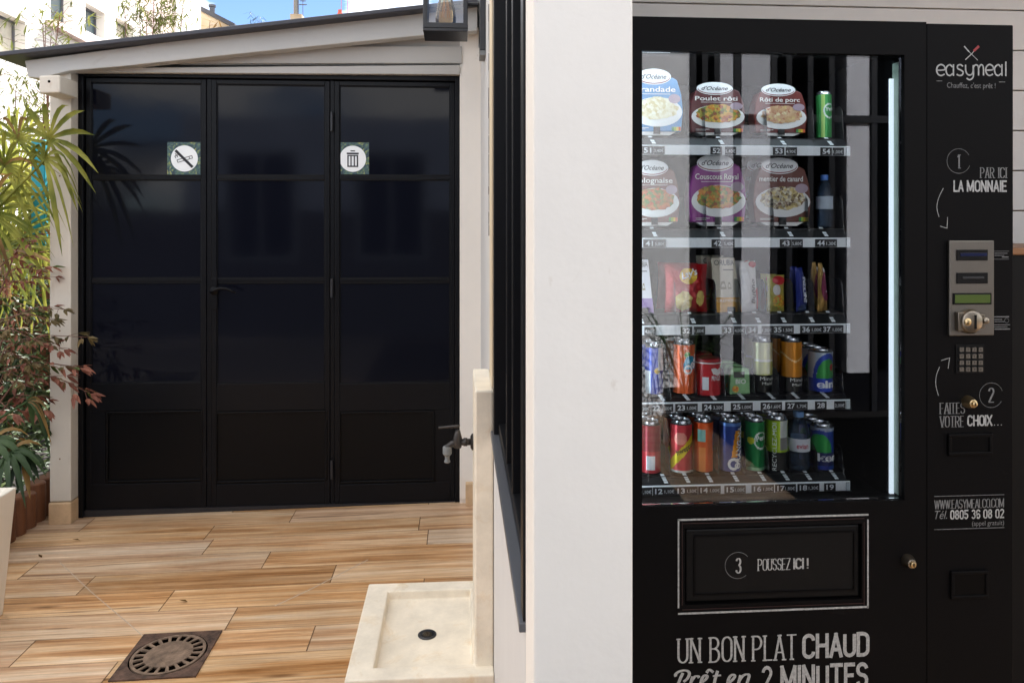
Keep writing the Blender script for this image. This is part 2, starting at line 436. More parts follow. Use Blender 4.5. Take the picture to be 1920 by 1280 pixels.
def A(cx, cy, rx, ry, a0, a1, n=10):
    return [(cx + rx * cos(radians(a0 + (a1 - a0) * i / n)), cy + ry * sin(radians(a0 + (a1 - a0) * i / n))) for i in range(n + 1)]
G = {
 'A': (.44, [[(0, 0), (.22, 1)], [(.22, 1), (.44, 0)], [(.08, .3), (.36, .3)]]),
 'B': (.42, [[(0, 0), (0, 1)], [(0, 1), (.16, 1)] + A(.16, .77, .22, .23, 90, -90) + [(0, .54)], [(0, .54), (.18, .54)] + A(.18, .27, .24, .27, 90, -90) + [(0, 0)]]),
 'C': (.42, [A(.21, .76, .21, .24, 0, 180) + A(.21, .24, .21, .24, 180, 360)]),
 'D': (.42, [[(0, 0), (0, 1)], [(0, 1), (.18, 1)] + A(.18, .76, .24, .24, 90, 0) + A(.18, .24, .24, .24, 0, -90) + [(0, 0)]]),
 'E': (.34, [[(0, 0), (0, 1)], [(0, 1), (.34, 1)], [(0, .52), (.28, .52)], [(0, 0), (.34, 0)]]),
 'F': (.34, [[(0, 0), (0, 1)], [(0, 1), (.34, 1)], [(0, .5), (.28, .5)]]),
 'H': (.42, [[(0, 0), (0, 1)], [(.42, 0), (.42, 1)], [(0, .52), (.42, .52)]]),
 'I': (.0, [[(0, 0), (0, 1)]]),
 'L': (.34, [[(0, 0), (0, 1)], [(0, 0), (.34, 0)]]),
 'M': (.56, [[(0, 0), (0, 1)], [(0, 1), (.28, .1)], [(.28, .1), (.56, 1)], [(.56, 1), (.56, 0)]]),
 'N': (.42, [[(0, 0), (0, 1)], [(0, 1), (.42, 0)], [(.42, 0), (.42, 1)]]),
 'O': (.44, [A(.22, .74, .22, .26, 0, 180) + A(.22, .26, .22, .26, 180, 360) + [(.44, .74)]]),
 'P': (.40, [[(0, 0), (0, 1)], [(0, 1), (.16, 1)] + A(.16, .73, .24, .27, 90, -90) + [(0, .46)]]),
 'R': (.42, [[(0, 0), (0, 1)], [(0, 1), (.16, 1)] + A(.16, .75, .24, .25, 90, -90) + [(0, .5)], [(.18, .5), (.42, 0)]]),
 'S': (.40, [A(.2, .755, .2, .245, 10, 270) + A(.2, .255, .2, .255, 90, -170)]),
 'T': (.42, [[(.21, 0), (.21, 1)], [(0, 1), (.42, 1)]]),
 'U': (.42, [[(0, 1), (0, .24)] + A(.21, .24, .21, .24, 180, 360) + [(.42, 1)]]),
 'V': (.44, [[(0, 1), (.22, 0)], [(.22, 0), (.44, 1)]]),
 'W': (.62, [[(0, 1), (.16, 0)], [(.16, 0), (.31, .95)], [(.31, .95), (.46, 0)], [(.46, 0), (.62, 1)]]),
 'X': (.44, [[(0, 0), (.44, 1)], [(0, 1), (.44, 0)]]),
 'Y': (.44, [[(0, 1), (.22, .48)], [(.44, 1), (.22, .48)], [(.22, .5), (.22, 0)]]),
 'Z': (.40, [[(0, 1), (.4, 1)], [(.4, 1), (0, 0)], [(0, 0), (.4, 0)]]),
 '0': (.40, [A(.2, .76, .2, .24, 0, 180) + A(.2, .24, .2, .24, 180, 360) + [(.4, .76)]]),
 '1': (.14, [[(0, .84), (.14, 1)], [(.14, 1), (.14, 0)]]),
 '2': (.40, [A(.2, .77, .2, .23, 175, -30) + [(0, 0)], [(0, 0), (.4, 0)]]),
 '3': (.40, [A(.19, .77, .18, .23, 165, -90), A(.19, .27, .2, .27, 90, -165)]),
 '5': (.40, [[(.38, 1), (.04, 1)], [(.04, 1), (.03, .55)], [(.03, .52)] + A(.19, .3, .2, .3, 110, -165)]),
 '6': (.40, [A(.2, .76, .2, .24, 10, 180) + [(0, .26)] + A(.2, .28, .2, .28, 180, 540)]),
 '8': (.40, [A(.2, .76, .18, .23, -90, 270), A(.2, .265, .2, .265, 90, 450)]),
 '.': (.04, [[(.02, 0), (.02, .1)]]),
 '!': (.04, [[(.02, 0), (.02, .1)], [(.02, .34), (.02, 1)]]),
 ' ': (.16, []),
}
def stroke(mb, pts, wfun, mp, m=0, z=0.0, ext=0.0):
    """a thick line along 2-D points, laid on a surface by mp(u, v, lift)"""
    q = []
    for p in pts:
        p = Vector(p)
        if not q or (p - q[-1]).length > 1e-7: q.append(p)
    if ext:
        q[0] = q[0] + (q[0] - q[1]).normalized() * ext; q[-1] = q[-1] + (q[-1] - q[-2]).normalized() * ext
    Lf, Rt = [], []
    for i in range(len(q)):
        a = q[i] - q[i - 1] if i else q[1] - q[0]
        b = q[i + 1] - q[i] if i < len(q) - 1 else a
        t = (a.normalized() + b.normalized())
        t = t.normalized() if t.length > 1e-6 else b.normalized()
        n = Vector((-t.y, t.x)); wd = wfun(t) / 2
        k = 1 / max(0.55, n.dot(Vector((-b.y, b.x)).normalized()))
        Lf.append(q[i] + n * wd * k); Rt.append(q[i] - n * wd * k)
    v = [mp(p.x, p.y, z) for p in Lf] + [mp(p.x, p.y, z) for p in Rt]
    n = len(q)
    mb.add(v, [(i, n + i, n + i + 1, i + 1) for i in range(n - 1)], m)
def letters(mb, s, mp, u0, u1, v0, v1, m=0, thick=0.15, thin=None, serif=False, gap=0.17):
    """stroke letters filling the box u0..u1, v0..v1"""
    thin = thick if thin is None else thin
    hgt = v1 - v0
    tot = sum(G[c][0] for c in s) + gap * (len(s) - 1) + thick
    ws = (u1 - u0) / (tot * hgt)
    x = thick / 2; k = 0
    for c in s:
        wd, st = G[c]
        for ln in st:
            ins = thin / 2
            pts = [(u0 + (x + a) * ws * hgt, v0 + (ins + b * (1 - 2 * ins)) * hgt) for a, b in ln]
            wf = lambda t: hgt * (thin + (thick * ws - thin) * abs(t.y)) if serif else hgt * (thin + (thick * ws - thin) * abs(t.y))
            stroke(mb, pts, wf, mp, m, 0.00012 * (k % 5), ext=(0 if len(ln) > 6 or ln[0][1] == .3 or ln[-1][1] <= .1 and len(ln) == 2 and ln[0][0] == ln[1][0] and abs(ln[0][1] - ln[1][1]) < .2 else hgt * thin * 0.45)); k += 1
            if serif:
                for e, o in ((0, 1), (-1, -2)):
                    if abs(ln[e][0] - ln[o][0]) < 0.25 and (ln[e][1] in (0, 1)) and abs(ln[e][1] - ln[o][1]) > 0.3:
                        px, py = pts[e]
                        wdt = thick * ws * hgt * 1.05
                        stroke(mb, [(px - wdt, py), (px + wdt, py)], lambda t: hgt * thin, mp, m, 0.0008 + 0.00012 * (k % 5)); k += 1
        x += wd + gap

# ================================================================== THE GROUND
SL = 0.0155
def fz(x):
    return SL * x if x < 0 else 0.0
floor = MB()
rnd = []
rows, PW, G0 = [], 0.150, 0.0018
Yb = onZ(300, 1190, -0.02).y
y = Yb - 0.15 * 30
r = 0
fx = {}
def joint(px, py):
    p = onZ(px, py, -0.015)
    k = math.floor((p.y - (Yb - 0.15 * 30)) / PW)
    fx.setdefault(k, []).append(p.x)
for j in ((430, 1167), (45, 1218), (313, 1124), (203, 1262), (505, 1040), (630, 1064), (660, 974), (771, 1080), (585, 1195), (545, 975)):
    joint(*j)
while y < 5.2:
    cuts = fx.get(r)
    if cuts is None:
        cuts = [random.uniform(-0.9, 0.1)]
    cuts = sorted(cuts)
    out = [cuts[0]]
    for c in cuts[1:]:
        if c - out[-1] > 0.4: out.append(c)
    xs = list(out)
    while xs[0] > -7: xs.insert(0, xs[0] - 0.92)
    while xs[-1] < 6: xs.append(xs[-1] + 0.92)
    for a, b in zip(xs[:-1], xs[1:]):
        col = (random.random(), random.random(), random.random())
        segs = [a + G0, b - G0]
        if a < 0 < b: segs = [a + G0, 0, b - G0]
        for p, q in zip(segs[:-1], segs[1:]):
            floor.quad((p, y + G0 / 2, fz(p)), (q, y + G0 / 2, fz(q)), (q, y + PW - G0 / 2, fz(q)), (p, y + PW - G0 / 2, fz(p)))
            rnd.append(col)
    y += PW; r += 1
fo = floor.build('terrace_floor', M['wood_tile'])
at = fo.data.attributes.new('rnd', 'FLOAT_VECTOR', 'FACE')
for i, c in enumerate(rnd): at.data[i].vector = c
struct(fo)
g = MB()
for x0, x1 in ((-7, 0), (0, 6)):
    g.quad((x0, -2.5, fz(x0) - 0.004), (x1, -2.5, fz(x1) - 0.004), (x1, 5.3, fz(x1) - 0.004), (x0, 5.3, fz(x0) - 0.004))
struct(g.build('grout_bed', M['grout_dark']))
def cut(pts, wd, mat):
    b = MB()
    q = [onZ(px, py, -0.012) for px, py in pts]
    for a, c in zip(q[:-1], q[1:]):
        t = (c - a).normalized(); n = Vector((-t.y, t.x, 0)) * wd / 2
        f_ = lambda p: (p.x, p.y, fz(p.x) + 0.0012)
        b.quad(f_(a - n), f_(c - n), f_(c + n), f_(a + n))
    return struct(b.build('floor_joint', mat))
cut([(112, 1048), (170, 1104), (272, 1193)], 0.003, M['grout'])
cut([(690, 1052), (585, 1105), (515, 1137)], 0.004, M['grout'])
random.seed(51)
for k, (px, py) in enumerate(((150, 1008), (78, 1040), (352, 1128))):
    p = onZ(px, py, -0.012)
    b = MB(); dd = Vector((random.uniform(-1, 1), random.uniform(-1, 1), 0.02))
    dd.normalize(); sd_ = Vector((-dd.y, dd.x, 0)); z0 = fz(p.x) + 0.004
    q = Vector((p.x, p.y, z0))
    b.add([q, q + dd * .013 + sd_ * .007 + Vector((0, 0, .005)), q + dd * .013 - sd_ * .007 + Vector((0, 0, .003)), q + dd * .034 + Vector((0, 0, .004))], [(0, 2, 1), (1, 2, 3)])
    o_ = b.build('fallen_leaf', M['palm_dry'])
    o_['label'] = ('small dry leaf lying on the tiles below the white post', 'small dry leaf lying on the tiles by the log edging', 'small dry leaf lying on the tiles beyond the drain grating')[k]; o_['category'] = 'leaf'
gr = MB(); gr.quad((-80, -60, -0.25), (80, -60, -0.25), (80, 90, -0.25), (-80, 90, -0.25))
struct(gr.build('ground', M['soil']))

# ================================================================== SHED
YD = onZ(700, 945, -0.002).y          # plane of the doors
shed = thing('shed', 'low white wooden shed with a sloping grey roof and three black glazed doors', 'shed', (onY(500, 900, YD).x, YD, 0))
YF = YD - 0.07                        # face of the posts
def q2(px, py, Y=YF):
    p = onY(px, py, Y); return p.x, p.z
def slab(mb, pix, y0, y1, m=0):
    mb.prism([onY(px, py, y0) for px, py in pix], (0, y1 - y0, 0), m)
pl0, pl1 = q2(93, 900)[0], q2(133, 900)[0]
bz = fz(pl0)
zt = onY(120, 135, YF).z
foot_t = onY(120, 940, YF).z
MB().box(pl0, pl1, YF, YD + 0.05, foot_t, zt).build('post', M['white_paint'], shed, bevel=0.004)
MB().box(pl0 - 0.004, pl1 + 0.003, YF - 0.006, YD + 0.05, bz - 0.01, foot_t - 0.003).build('stone_foot', M['stone_foot'], shed, bevel=0.006)
pr0, pr1 = q2(862, 800, YD - 0.02)[0], 0.09
MB().box(pr0, pr1, YD - 0.02, YD + 0.3, 0, zt + 0.25).build('post', M['white_plaster'], shed)
MB().box(q2(873, 930)[0], 0.07, YD - 0.06, YD - 0.021, 0, q2(873, 908)[1]).build('stone_foot', M['stone_foot'], shed, bevel=0.004)
# lintel over the doors
lt = MB(); lt.prism([onY(px, py, YF + 0.03) for px, py in ((140, 128), (140, 136), (862, 140), (862, 122))], (0, 0.15, 0))
lt.build('lintel', M['grey_paint'], shed, bevel=0.003)
gb = MB()
slab(gb, [(330, 122), (870, 121), (870, 30), (790, 38)], YF + 0.055, YF + 0.10)
gb.build('gable_siding', M['grey_paint'], shed)
sb = MB()
slab(sb, [(300, 119), (866, 119), (866, 87), (300, 87)], YF + 0.040, YF + 0.054)
sb.build('siding_board', M['grey_paint'], shed, bevel=0.003)
rf = MB()
slab(rf, [(46, 114), (52, 145), (75, 147), (130, 133), (225, 125), (480, 98), (800, 66), (895, 58), (895, 2)], YF - 0.035, YF + 0.03)
rf.build('rafter', M['rafter_shaded'], shed, bevel=0.004)
# purlin end, its bolt hole's shade painted as a black disc
pb = MB(); slab(pb, [(73, 142), (73, 175), (112, 174), (112, 141)], YF - 0.16, YF - 0.002)
pur = pb.build('purlin_end', M['white_paint'], shed, bevel=0.006)
hc = onY(92, 153, YF - 0.161)
MB().lathe([(0.006, 0), (0.0055, -0.0012)], (hc.x, hc.y, hc.z), 14, 0, 'y').build('bolt_hole_shade', M['hole_shade'], pur)
# roof sheet: a slab running back, its front edge seen
yr = YF - 0.11
rl, rr = onY(-12, 98, yr), onY(905, -4, yr)
slope = (rr.z - rl.z) / (rr.x - rl.x)
roof = MB()
th = 0.021
roof.prism([(rl.x, yr, rl.z), (rr.x, yr, rr.z), (rr.x, yr, rr.z - th), (rl.x, yr, rl.z - th)], (0, 0.72, 0))
roof.build('roof', M['roof_zinc'], shed, bevel=0.004)
bd = MB()
bd.prism([(pl0 + 0.02, YD + 0.06, -0.1), (0.05, YD + 0.06, -0.1), (0.05, YD + 0.06, rr.z - 0.06), (pl0 + 0.02, YD + 0.06, rl.z - 0.03 + slope * (pl0 - rl.x))], (0, 0.5, 0))
bd.build('shed_wall', M['grey_paint'], shed)

for px, py in ((112, 330), (112, 620), (112, 860), (120, 200)):
    p = onY(px, py, YF - 0.0005)
    MB().lathe([(0.004, 0), (0.003, -0.0012)], (p.x, p.y, p.z), 10, 0, 'y').build('nail_head', M['grout_dark'], shed)
# doors -----------------------------------------------------------
fr = MB()
X0, X1 = q2(148, 600, YD)[0], q2(862, 600, YD)[0]
ZT = q2(500, 139, YD)[1]
y0, y1 = YD - 0.01, YD + 0.055
fr.box(X0, X0 + 0.024, y0, y1, fz(X0), ZT); fr.box(X1 - 0.022, X1, y0, y1, 0.0, ZT)
fr.box(X0 + 0.024, X1 - 0.022, y0, y1, ZT - 0.024, ZT)
for a_, b_ in ((386.3, 395.7), (618.3, 626.7)):
    fr.box(q2(a_, 600, YD)[0], q2(b_, 600, YD)[0], YD + 0.008, y1, fz(q2(a_, 600, YD)[0]), ZT - 0.024)
fr.build('door_frame', M['door_steel'], shed, bevel=0.003)
def door(pxa, pxb, mould, hinge=None, handle=False):
    xa, xb = q2(pxa, 600, YD)[0], q2(pxb, 600, YD)[0]
    xm = (pxa + pxb) / 2
    z = lambda py: q2(xm, py, YD)[1]
    zb = fz(xa) + 0.012; zt_ = ZT - 0.028
    st = 0.023
    f_ = MB(); a, b = YD + 0.004, YD + 0.046
    f_.box(xa, xa + st, a, b, zb, zt_); f_.box(xb - st, xb, a, b, zb, zt_)
    xi, xj = xa + st, xb - st
    f_.box(xi, xj, a, b, zt_ - 0.022, zt_)
    for py in (333, 526):
        f_.box(xi, xj, a + 0.002, b, z(py) - 0.010, z(py) + 0.010)
    f_.box(xi, xj, a, b, z(770), z(718))
    f_.box(xi, xj, a, b, zb, z(906))
    d = f_.build('door', M['door_steel'], shed, bevel=0.0025)
    for t_, b_ in ((zt_ - 0.022, z(333) + 0.010), (z(333) - 0.010, z(526) + 0.010), (z(526) - 0.010, z(718))):
        g_ = MB(); g_.box(xi, xj, YD + 0.012, YD + 0.020, b_, t_); g_.build('pane', M['door_glass'], d)
        e = MB(); k = 0.005
        e.box(xi, xi + k, YD + 0.007, YD + 0.0115, b_, t_); e.box(xj - k, xj, YD + 0.007, YD + 0.0115, b_, t_)
        e.box(xi + k, xj - k, YD + 0.007, YD + 0.0115, b_, b_ + k); e.box(xi + k, xj - k, YD + 0.007, YD + 0.0115, t_ - k, t_)
        e.build('glazing_bead', M['door_steel'], d, bevel=0.002)
    g_ = MB(); g_.box(xi, xj, YD + 0.010, YD + 0.030, z(906), z(770)); g_.build('lower_panel', M['door_panel'], d)
    ma, mb_ = q2(mould[0], 600, YD)[0], q2(mould[1], 600, YD)[0]
    e = MB(); k = 0.009; ya = YD + 0.001; yb_ = YD + 0.0096
    za, zc = z(905) + 0.004, z(770) - 0.002
    e.box(ma, ma + k, ya, yb_, za, zc); e.box(mb_ - k, mb_, ya, yb_, za, zc)
    e.box(ma + k, mb_ - k, ya, yb_, za, za + k); e.box(ma + k, mb_ - k, ya, yb_, zc - k, zc)
    e.build('moulding', M['door_panel'], d, bevel=0.003)
    if mould[0] > pxa + 25:
        e = MB(); e.box(xi, ma - 0.004, YD + 0.006, YD + 0.0097, z(906), z(770)); e.build('stile', M['door_steel'], d)
    if mould[1] < pxb - 25:
        e = MB(); e.box(mb_ + 0.004, xj, YD + 0.006, YD + 0.0097, z(906), z(770)); e.build('stile', M['door_steel'], d)
    if hinge:
        for py in (228, 540, 880):
            p = onY(hinge, py, YD - 0.006)
            MB().lathe([(0.007, -0.045), (0.007, 0.045)], (p.x, p.y, p.z), 12).build('hinge', M['black_steel'], d, smooth=40)
    if handle:
        p = onY(402, 545, YD)
        MB().box(p.x - 0.013, p.x + 0.013, YD - 0.004, YD + 0.004, p.z - 0.09, p.z + 0.06).build('handle_plate', M['door_steel'], d, bevel=0.003)
        h_ = MB()
        h_.tube([(p.x, YD - 0.003, p.z), (p.x, YD - 0.045, p.z), (p.x + 0.012, YD - 0.052, p.z + 0.006), (p.x + 0.04, YD - 0.054, p.z + 0.016), (p.x + 0.07, YD - 0.054, p.z + 0.014), (p.x + 0.095, YD - 0.052, p.z + 0.003), (p.x + 0.112, YD - 0.052, p.z - 0.004)], [0.009, 0.009, 0.009, 0.0075, 0.007, 0.006, 0.005], 10)
        h_.lathe([(0.0, -0.006), (0.019, -0.005), (0.021, 0)], (p.x, YD - 0.004, p.z - 0.0), 18, 0, 'y')
        h_.build('handle', M['door_steel'], d, smooth=True)
    return d
door(160, 386, (198, 379))
door(396, 618, (403, 614), None, True)
door(627, 853, (635, 815), 622)
# threshold strip
MB().box(X0 - 0.0, X1, YD - 0.002, YD + 0.05, fz(X0) - 0.02, 0.004).build('threshold', M['black_steel'], shed)

# round pictograms on square leafy stickers ------------------------
def leafsticker_mat():
    m, t, b = newmat('leafy_print')
    c = N(t, 'ShaderNodeTexCoord'); q = N(t, 'ShaderNodeMapping'); q.inputs['Scale'].default_value = (1, 1, 1)
    n = N(t, 'ShaderNodeTexNoise'); n.inputs['Scale'].default_value = 34; n.inputs['Detail'].default_value = 2; n.inputs['Distortion'].default_value = 2.5
    r = N(t, 'ShaderNodeValToRGB'); r.color_ramp.elements[0].position = 0.38; r.color_ramp.elements[0].color = S(34, 52, 62); r.color_ramp.elements[1].position = 0.7; r.color_ramp.elements[1].color = S(186, 178, 96)
    r.color_ramp.elements.new(0.48).color = S(60, 90, 96); r.color_ramp.elements.new(0.58).color = S(84, 112, 82)
    t.links.new(c.outputs['Object'], q.inputs[0]); t.links.new(q.outputs[0], n.inputs['Vector']); t.links.new(n.outputs['Fac'], r.inputs[0]); t.links.new(r.outputs[0], b.inputs['Base Color'])
    b.inputs['Roughness'].default_value = 0.4
    return m
M['leafy'] = leafsticker_mat()
def sticker(px0, px1, py0, py1, name, label, kind, Y):
    c = onY((px0 + px1) / 2, (py0 + py1) / 2, Y)
    s_ = (onY(px1, 300, Y).x - onY(px0, 300, Y).x) / 2
    t = thing(name, label, 'sign', tuple(c))
    MB().box(c.x - s_, c.x + s_, Y - 0.002, Y, c.z - s_, c.z + s_).build('sticker_backing', M['leafy'], t)
    R = s_ * 0.80
    MB().lathe([(R, 0), (R, -0.0012)], (c.x + s_ * 0.02, Y - 0.002, c.z), 40, 0, 'y').build('white_disc', P('disc_white', S(236, 240, 242), 0.4), t)
    g_ = MB(); k = R; yy = Y - 0.0042
    mp = lambda u, v, z=0: (c.x + s_ * 0.02 + u * k, yy - z, c.z + v * k)
    if kind == 'smoke':
        stroke(g_, [(-0.68, 0.62), (0.64, -0.66)], lambda t_: 0.2 * k, lambda u, v, z=0: mp(u / k, v / k, z), 0) if False else None
        def ln(pts, wd, z):
            stroke(g_, pts, lambda t_: wd, mp, 0, z)
        ln([(-0.66, 0.62), (0.62, -0.66)], 0.20, 0.0006)
        ang = 0.30
        def rot(p): return (p[0] * cos(ang) - p[1] * sin(ang), p[0] * sin(ang) + p[1] * cos(ang))
        for seg in ([(-0.55, 0.1), (0.6, 0.1)], [(0.6, 0.1), (0.6, -0.1)], [(0.6, -0.1), (-0.55, -0.1)], [(-0.55, -0.1), (-0.55, 0.1)], [(0.38, 0.1), (0.38, -0.1)]):
            ln([rot((a, b - 0.05)) for a, b in seg], 0.045, 0.0)
        ln([(-0.62, 0.02), (-0.7, 0.16), (-0.58, 0.26), (-0.68, 0.38)], 0.05, 0.0)
        ln([(-0.48, 0.10), (-0.55, 0.2), (-0.45, 0.3)], 0.05, 0.0)
    else:
        def ln(pts, wd, z):
            stroke(g_, pts, lambda t_: wd, mp, 0, z)
        ln([(-0.17, 0.60), (0.17, 0.60)], 0.08, 0)
        ln([(-0.45, 0.40), (0.45, 0.40)], 0.13, 0)
        ln([(-0.36, 0.26), (-0.36, -0.56)], 0.1, 0); ln([(0.36, 0.26), (0.36, -0.56)], 0.1, 0)
        ln([(-0.41, 0.24), (0.41, 0.24)], 0.08, 0.0003); ln([(-0.41, -0.58), (0.41, -0.58)], 0.1, 0.0003)
        for u in (-0.13, 0.12): ln([(u, 0.2), (u, -0.53)], 0.085, 0.0006)
    g_.build('pictogram', P('pictogram_black', S(24, 26, 32), 0.5), t)
sticker(314, 377, 266, 329, 'no_smoking_sign', 'round white no smoking pictogram on a leafy square sticker, on the left door', 'smoke', YD + 0.0115)
sticker(630, 692, 267, 329, 'waste_bin_sign', 'round white dustbin pictogram on a leafy square sticker, on the right door', 'bin', YD + 0.0115)

# ================================================================== HOUSE (wall with steel window, pillar, alcove)
XW = 0.100
house = thing('house', 'white rendered house with a black steel window, a pillar and an open alcove', 'house', (XW, 1.1, 0))
YPf = onX(1000, 700, XW).y               # front of the pillar
YW0 = onX(985.5, 700, XW).y              # near edge of the window
YW1 = onX(926, 700, XW).y                # far edge of the window
XPr = onY(1187, 700, YPf).x
ZS = onX(975, 1105, XW).z                # sill height
TOP = 2.72
wl = MB()
wl.box(XW, XPr, YPf, YW0, 0, TOP)
pil = wl.build('pillar', M['white_plaster'], house, bevel=0.004)
wl = MB()
wl.box(XW, XPr, YW0, YW1, 0, ZS)
wl.box(XW, XPr, YW1, YD + 1.6, 0, TOP)
wl.build('wall', M['wall_white'], house)
# cream trim at the far jamb and rough mortar line
MB().box(XW - 0.006, XW - 0.0005, YW1 + 0.001, YW1 + 0.17, 0.86, TOP).build('jamb_trim', M['cream_trim'], house)
jl = MB()
random.seed(3)
zz = 1.3
while zz < 2.05:
    h_ = random.uniform(0.03, 0.07)
    w_ = random.uniform(0.004, 0.016)
    jl.box(XW - 0.0015 - w_ * 0.1, XW - 0.0005, YW1 + 0.34, YW1 + 0.34 + w_, zz, zz + h_ * 0.95); zz += h_
jl.build('mortar_line', M['rough_plaster'], house)
# corner render of the shed side (rounded plaster)
cr = MB()
pts = []
cpx = [(862, 138), (868, 112), (880, 98), (893, 90), (904, 88), (904, 160), (904, 400), (890, 720), (862, 720)]
slab(cr, [(862, 140), (870, 118), (882, 101), (897, 90), (904, 88), (904, 935), (862, 935)], YD - 0.030, YD - 0.0205)
cr.build('plaster_return', M['white_plaster'], house)
# steel window
win = MB()
d0, d1 = XW + 0.012, XW + 0.06
win.box(XW - 0.004, XW + 0.075, YW0 + 0.001, YW0 + 0.04, ZS + 0.002, TOP - 0.02)
win.box(XW - 0.002, XW + 0.075, YW1 - 0.045, YW1 - 0.001, ZS + 0.002, TOP - 0.02)
for yy in (1.36, 1.60, 1.80):
    win.box(d0, d1, yy - 0.014, yy + 0.014, ZS + 0.03, TOP - 0.05)
win.box(d0, d1, YW0 + 0.04, YW1 - 0.045, ZS + 0.002, ZS + 0.034)
wo_ = win.build('window', P('window_steel', S(17, 17, 20), 0.42, spec=0.25, var=(20, 0.2), bump=(90, 0.08)), house, bevel=0.002)
MB().box(XW + 0.034, XW + 0.040, YW0 + 0.03, YW1 - 0.03, ZS + 0.02, TOP - 0.03).build('pane', P('dark_pane', S(8, 8, 10), 0.06, spec=0.4), wo_)
MB().box(XW - 0.010, XW + 0.013, YW0 - 0.0, YW1 + 0.0, ZS - 0.014, ZS + 0.0015).build('sill', P('steel_sill', S(104, 106, 112), 0.35, metal=0.4), wo_, bevel=0.002)
# alcove: back wall of white boards, ceiling, side wall, floor slab edge
YB = 2.70
bw = MB()
zs = [0, 0.16]
pz = onY(1910, 395, YB).z - onY(1910, 470, YB).z
zc = onY(1910, 395, YB).z
k0 = zc
while k0 > 0: k0 -= pz
while k0 < TOP:
    bw.box(XPr + 0.001, 4.2, YB, YB + 0.03, max(0, k0) + 0.0025, min(TOP, k0 + pz) - 0.0025)
    k0 += pz
bw.build('board_wall', M['board_white'], house, bevel=0.002)
MB().box(XPr + 0.001, 4.2, YB + 0.02, YB + 0.12, 0, TOP).build('back_wall', M['grout_dark'], house)
MB().box(4.2, 4.35, 1.0, YB + 0.12, 0, TOP).build('side_wall', M['white_plaster'], house)
MB().box(XW - 0.04, 4.4, YPf - 0.02, YD + 1.6, TOP + 0.001, TOP + 0.16).build('roof', M['white_plaster'], house)
MB().box(XW + 0.001, 4.2, YB + 0.125, YB + 0.2, 0, TOP).build('rear_wall', M['white_plaster'], house)

# bar counter to the right of the machine
YBR = 1.98
bc = onY(1912, 470, YBR)
bar = thing('bar_counter', 'wooden counter edge over a black front, in the alcove right of the vending machine', 'counter', (1.5, YBR, 0))
MB().box(1.42, 3.2, YBR, YBR + 0.45, bc.z - 0.012, bc.z + 0.008).build('counter_top', M['tan_wood'], bar, bevel=0.003)
MB().box(1.42, 3.2, YBR + 0.012, YBR + 0.44, 0, bc.z - 0.013).build('front_panel', M['machine_dark'], bar)

# ---- lantern
yl = 2.95
lan = thing('wall_lantern', 'square black wall lantern with a large amber filament bulb, above the doors', 'lantern', tuple(onY(835, 20, yl)))
fa, fb = onY(793, 58, yl), onY(877, 58, yl)
W_ = fb.x - fa.x
D_ = W_ * 0.95
zb = fa.z; ztop = zb + 0.30
fm = MB(); k = 0.017
for x in (fa.x, fb.x - k):
    for yv in (yl, yl + D_ - k):
        fm.box(x, x + k, yv, yv + k, zb + 0.022, ztop)
fm.box(fa.x, fb.x, yl, yl + D_, zb, zb + 0.012)
for (xa, xb, ya, yb_) in ((fa.x, fb.x, yl - 0.001, yl + k), (fa.x, fb.x, yl + D_ - k, yl + D_ + 0.001), (fa.x - 0.001, fa.x + k, yl + k, yl + D_ - k), (fb.x - k, fb.x + 0.001, yl + k, yl + D_ - k)):
    fm.box(xa, xb, ya, yb_, zb + 0.0125, zb + 0.034)
fm.box(fa.x - 0.01, fb.x + 0.01, yl - 0.01, yl + D_ + 0.01, ztop, ztop + 0.02)
fm.build('lantern_frame', M['black_steel'], lan, bevel=0.002)
for ya_, yb__ in ((yl + 0.006, yl + 0.009), (yl + D_ - 0.009, yl + D_ - 0.006)):
    MB().box(fa.x + k, fb.x - k, ya_, yb__, zb + 0.034, ztop).build('glass', M['glass'], lan)
cx, cy = (fa.x + fb.x) / 2, yl + D_ / 2
MB().lathe([(0.002, 0.040), (0.030, 0.043), (0.041, 0.055), (0.042, 0.072), (0.036, 0.115), (0.026, 0.155), (0.017, 0.18), (0.014, 0.19)], (cx, cy, zb), 24).build('bulb', M['bulb_glass'], lan, smooth=True)
fl = MB()
for i in range(6):
    g_ = i * pi / 3
    fl.tube([(cx + 0.016 * cos(g_), cy + 0.016 * sin(g_), zb + 0.075), (cx + 0.007 * cos(g_), cy + 0.007 * sin(g_), zb + 0.15)], 0.0012, 5)
fl.build('filament', M['filament'], lan)
MB().lathe([(0.014, 0.19), (0.017, 0.192), (0.017, 0.24), (0.02, 0.3)], (cx, cy, zb), 18).build('bulb_socket', M['black_steel'], lan, smooth=40)
ar = MB()
ar.lathe([(0.055, 0), (0.055, -0.012), (0.045, -0.020), (0.02, -0.026)], (XW, cy, zb + 0.13), 26, 0, 'x')
ar.tube([(XW - 0.02, cy, zb + 0.13), (fb.x - 0.001, cy, zb + 0.13)], 0.009, 10)
ar.build('wall_bracket', M['black_steel'], lan, smooth=40)
# black bar of the sun-blind box on the wall
dp = onX(910, 110, XW)
bl = MB(); bl.box(XW - 0.022, XW - 0.001, dp.y - 0.055, dp.y + 0.055, dp.z + 0.02, TOP - 0.03)
bo = thing('awning_guide', 'dark metal guide bar fixed high on the white wall beside the lantern', 'guide bar', (XW, dp.y, dp.z))
bl.build('bar', M['black_steel'], bo, bevel=0.002)
MB().box(XW - 0.023, XW - 0.001, dp.y - 0.055, dp.y + 0.055, dp.z, dp.z + 0.019).build('end_cap', M['grey_plastic'], bo, bevel=0.002)

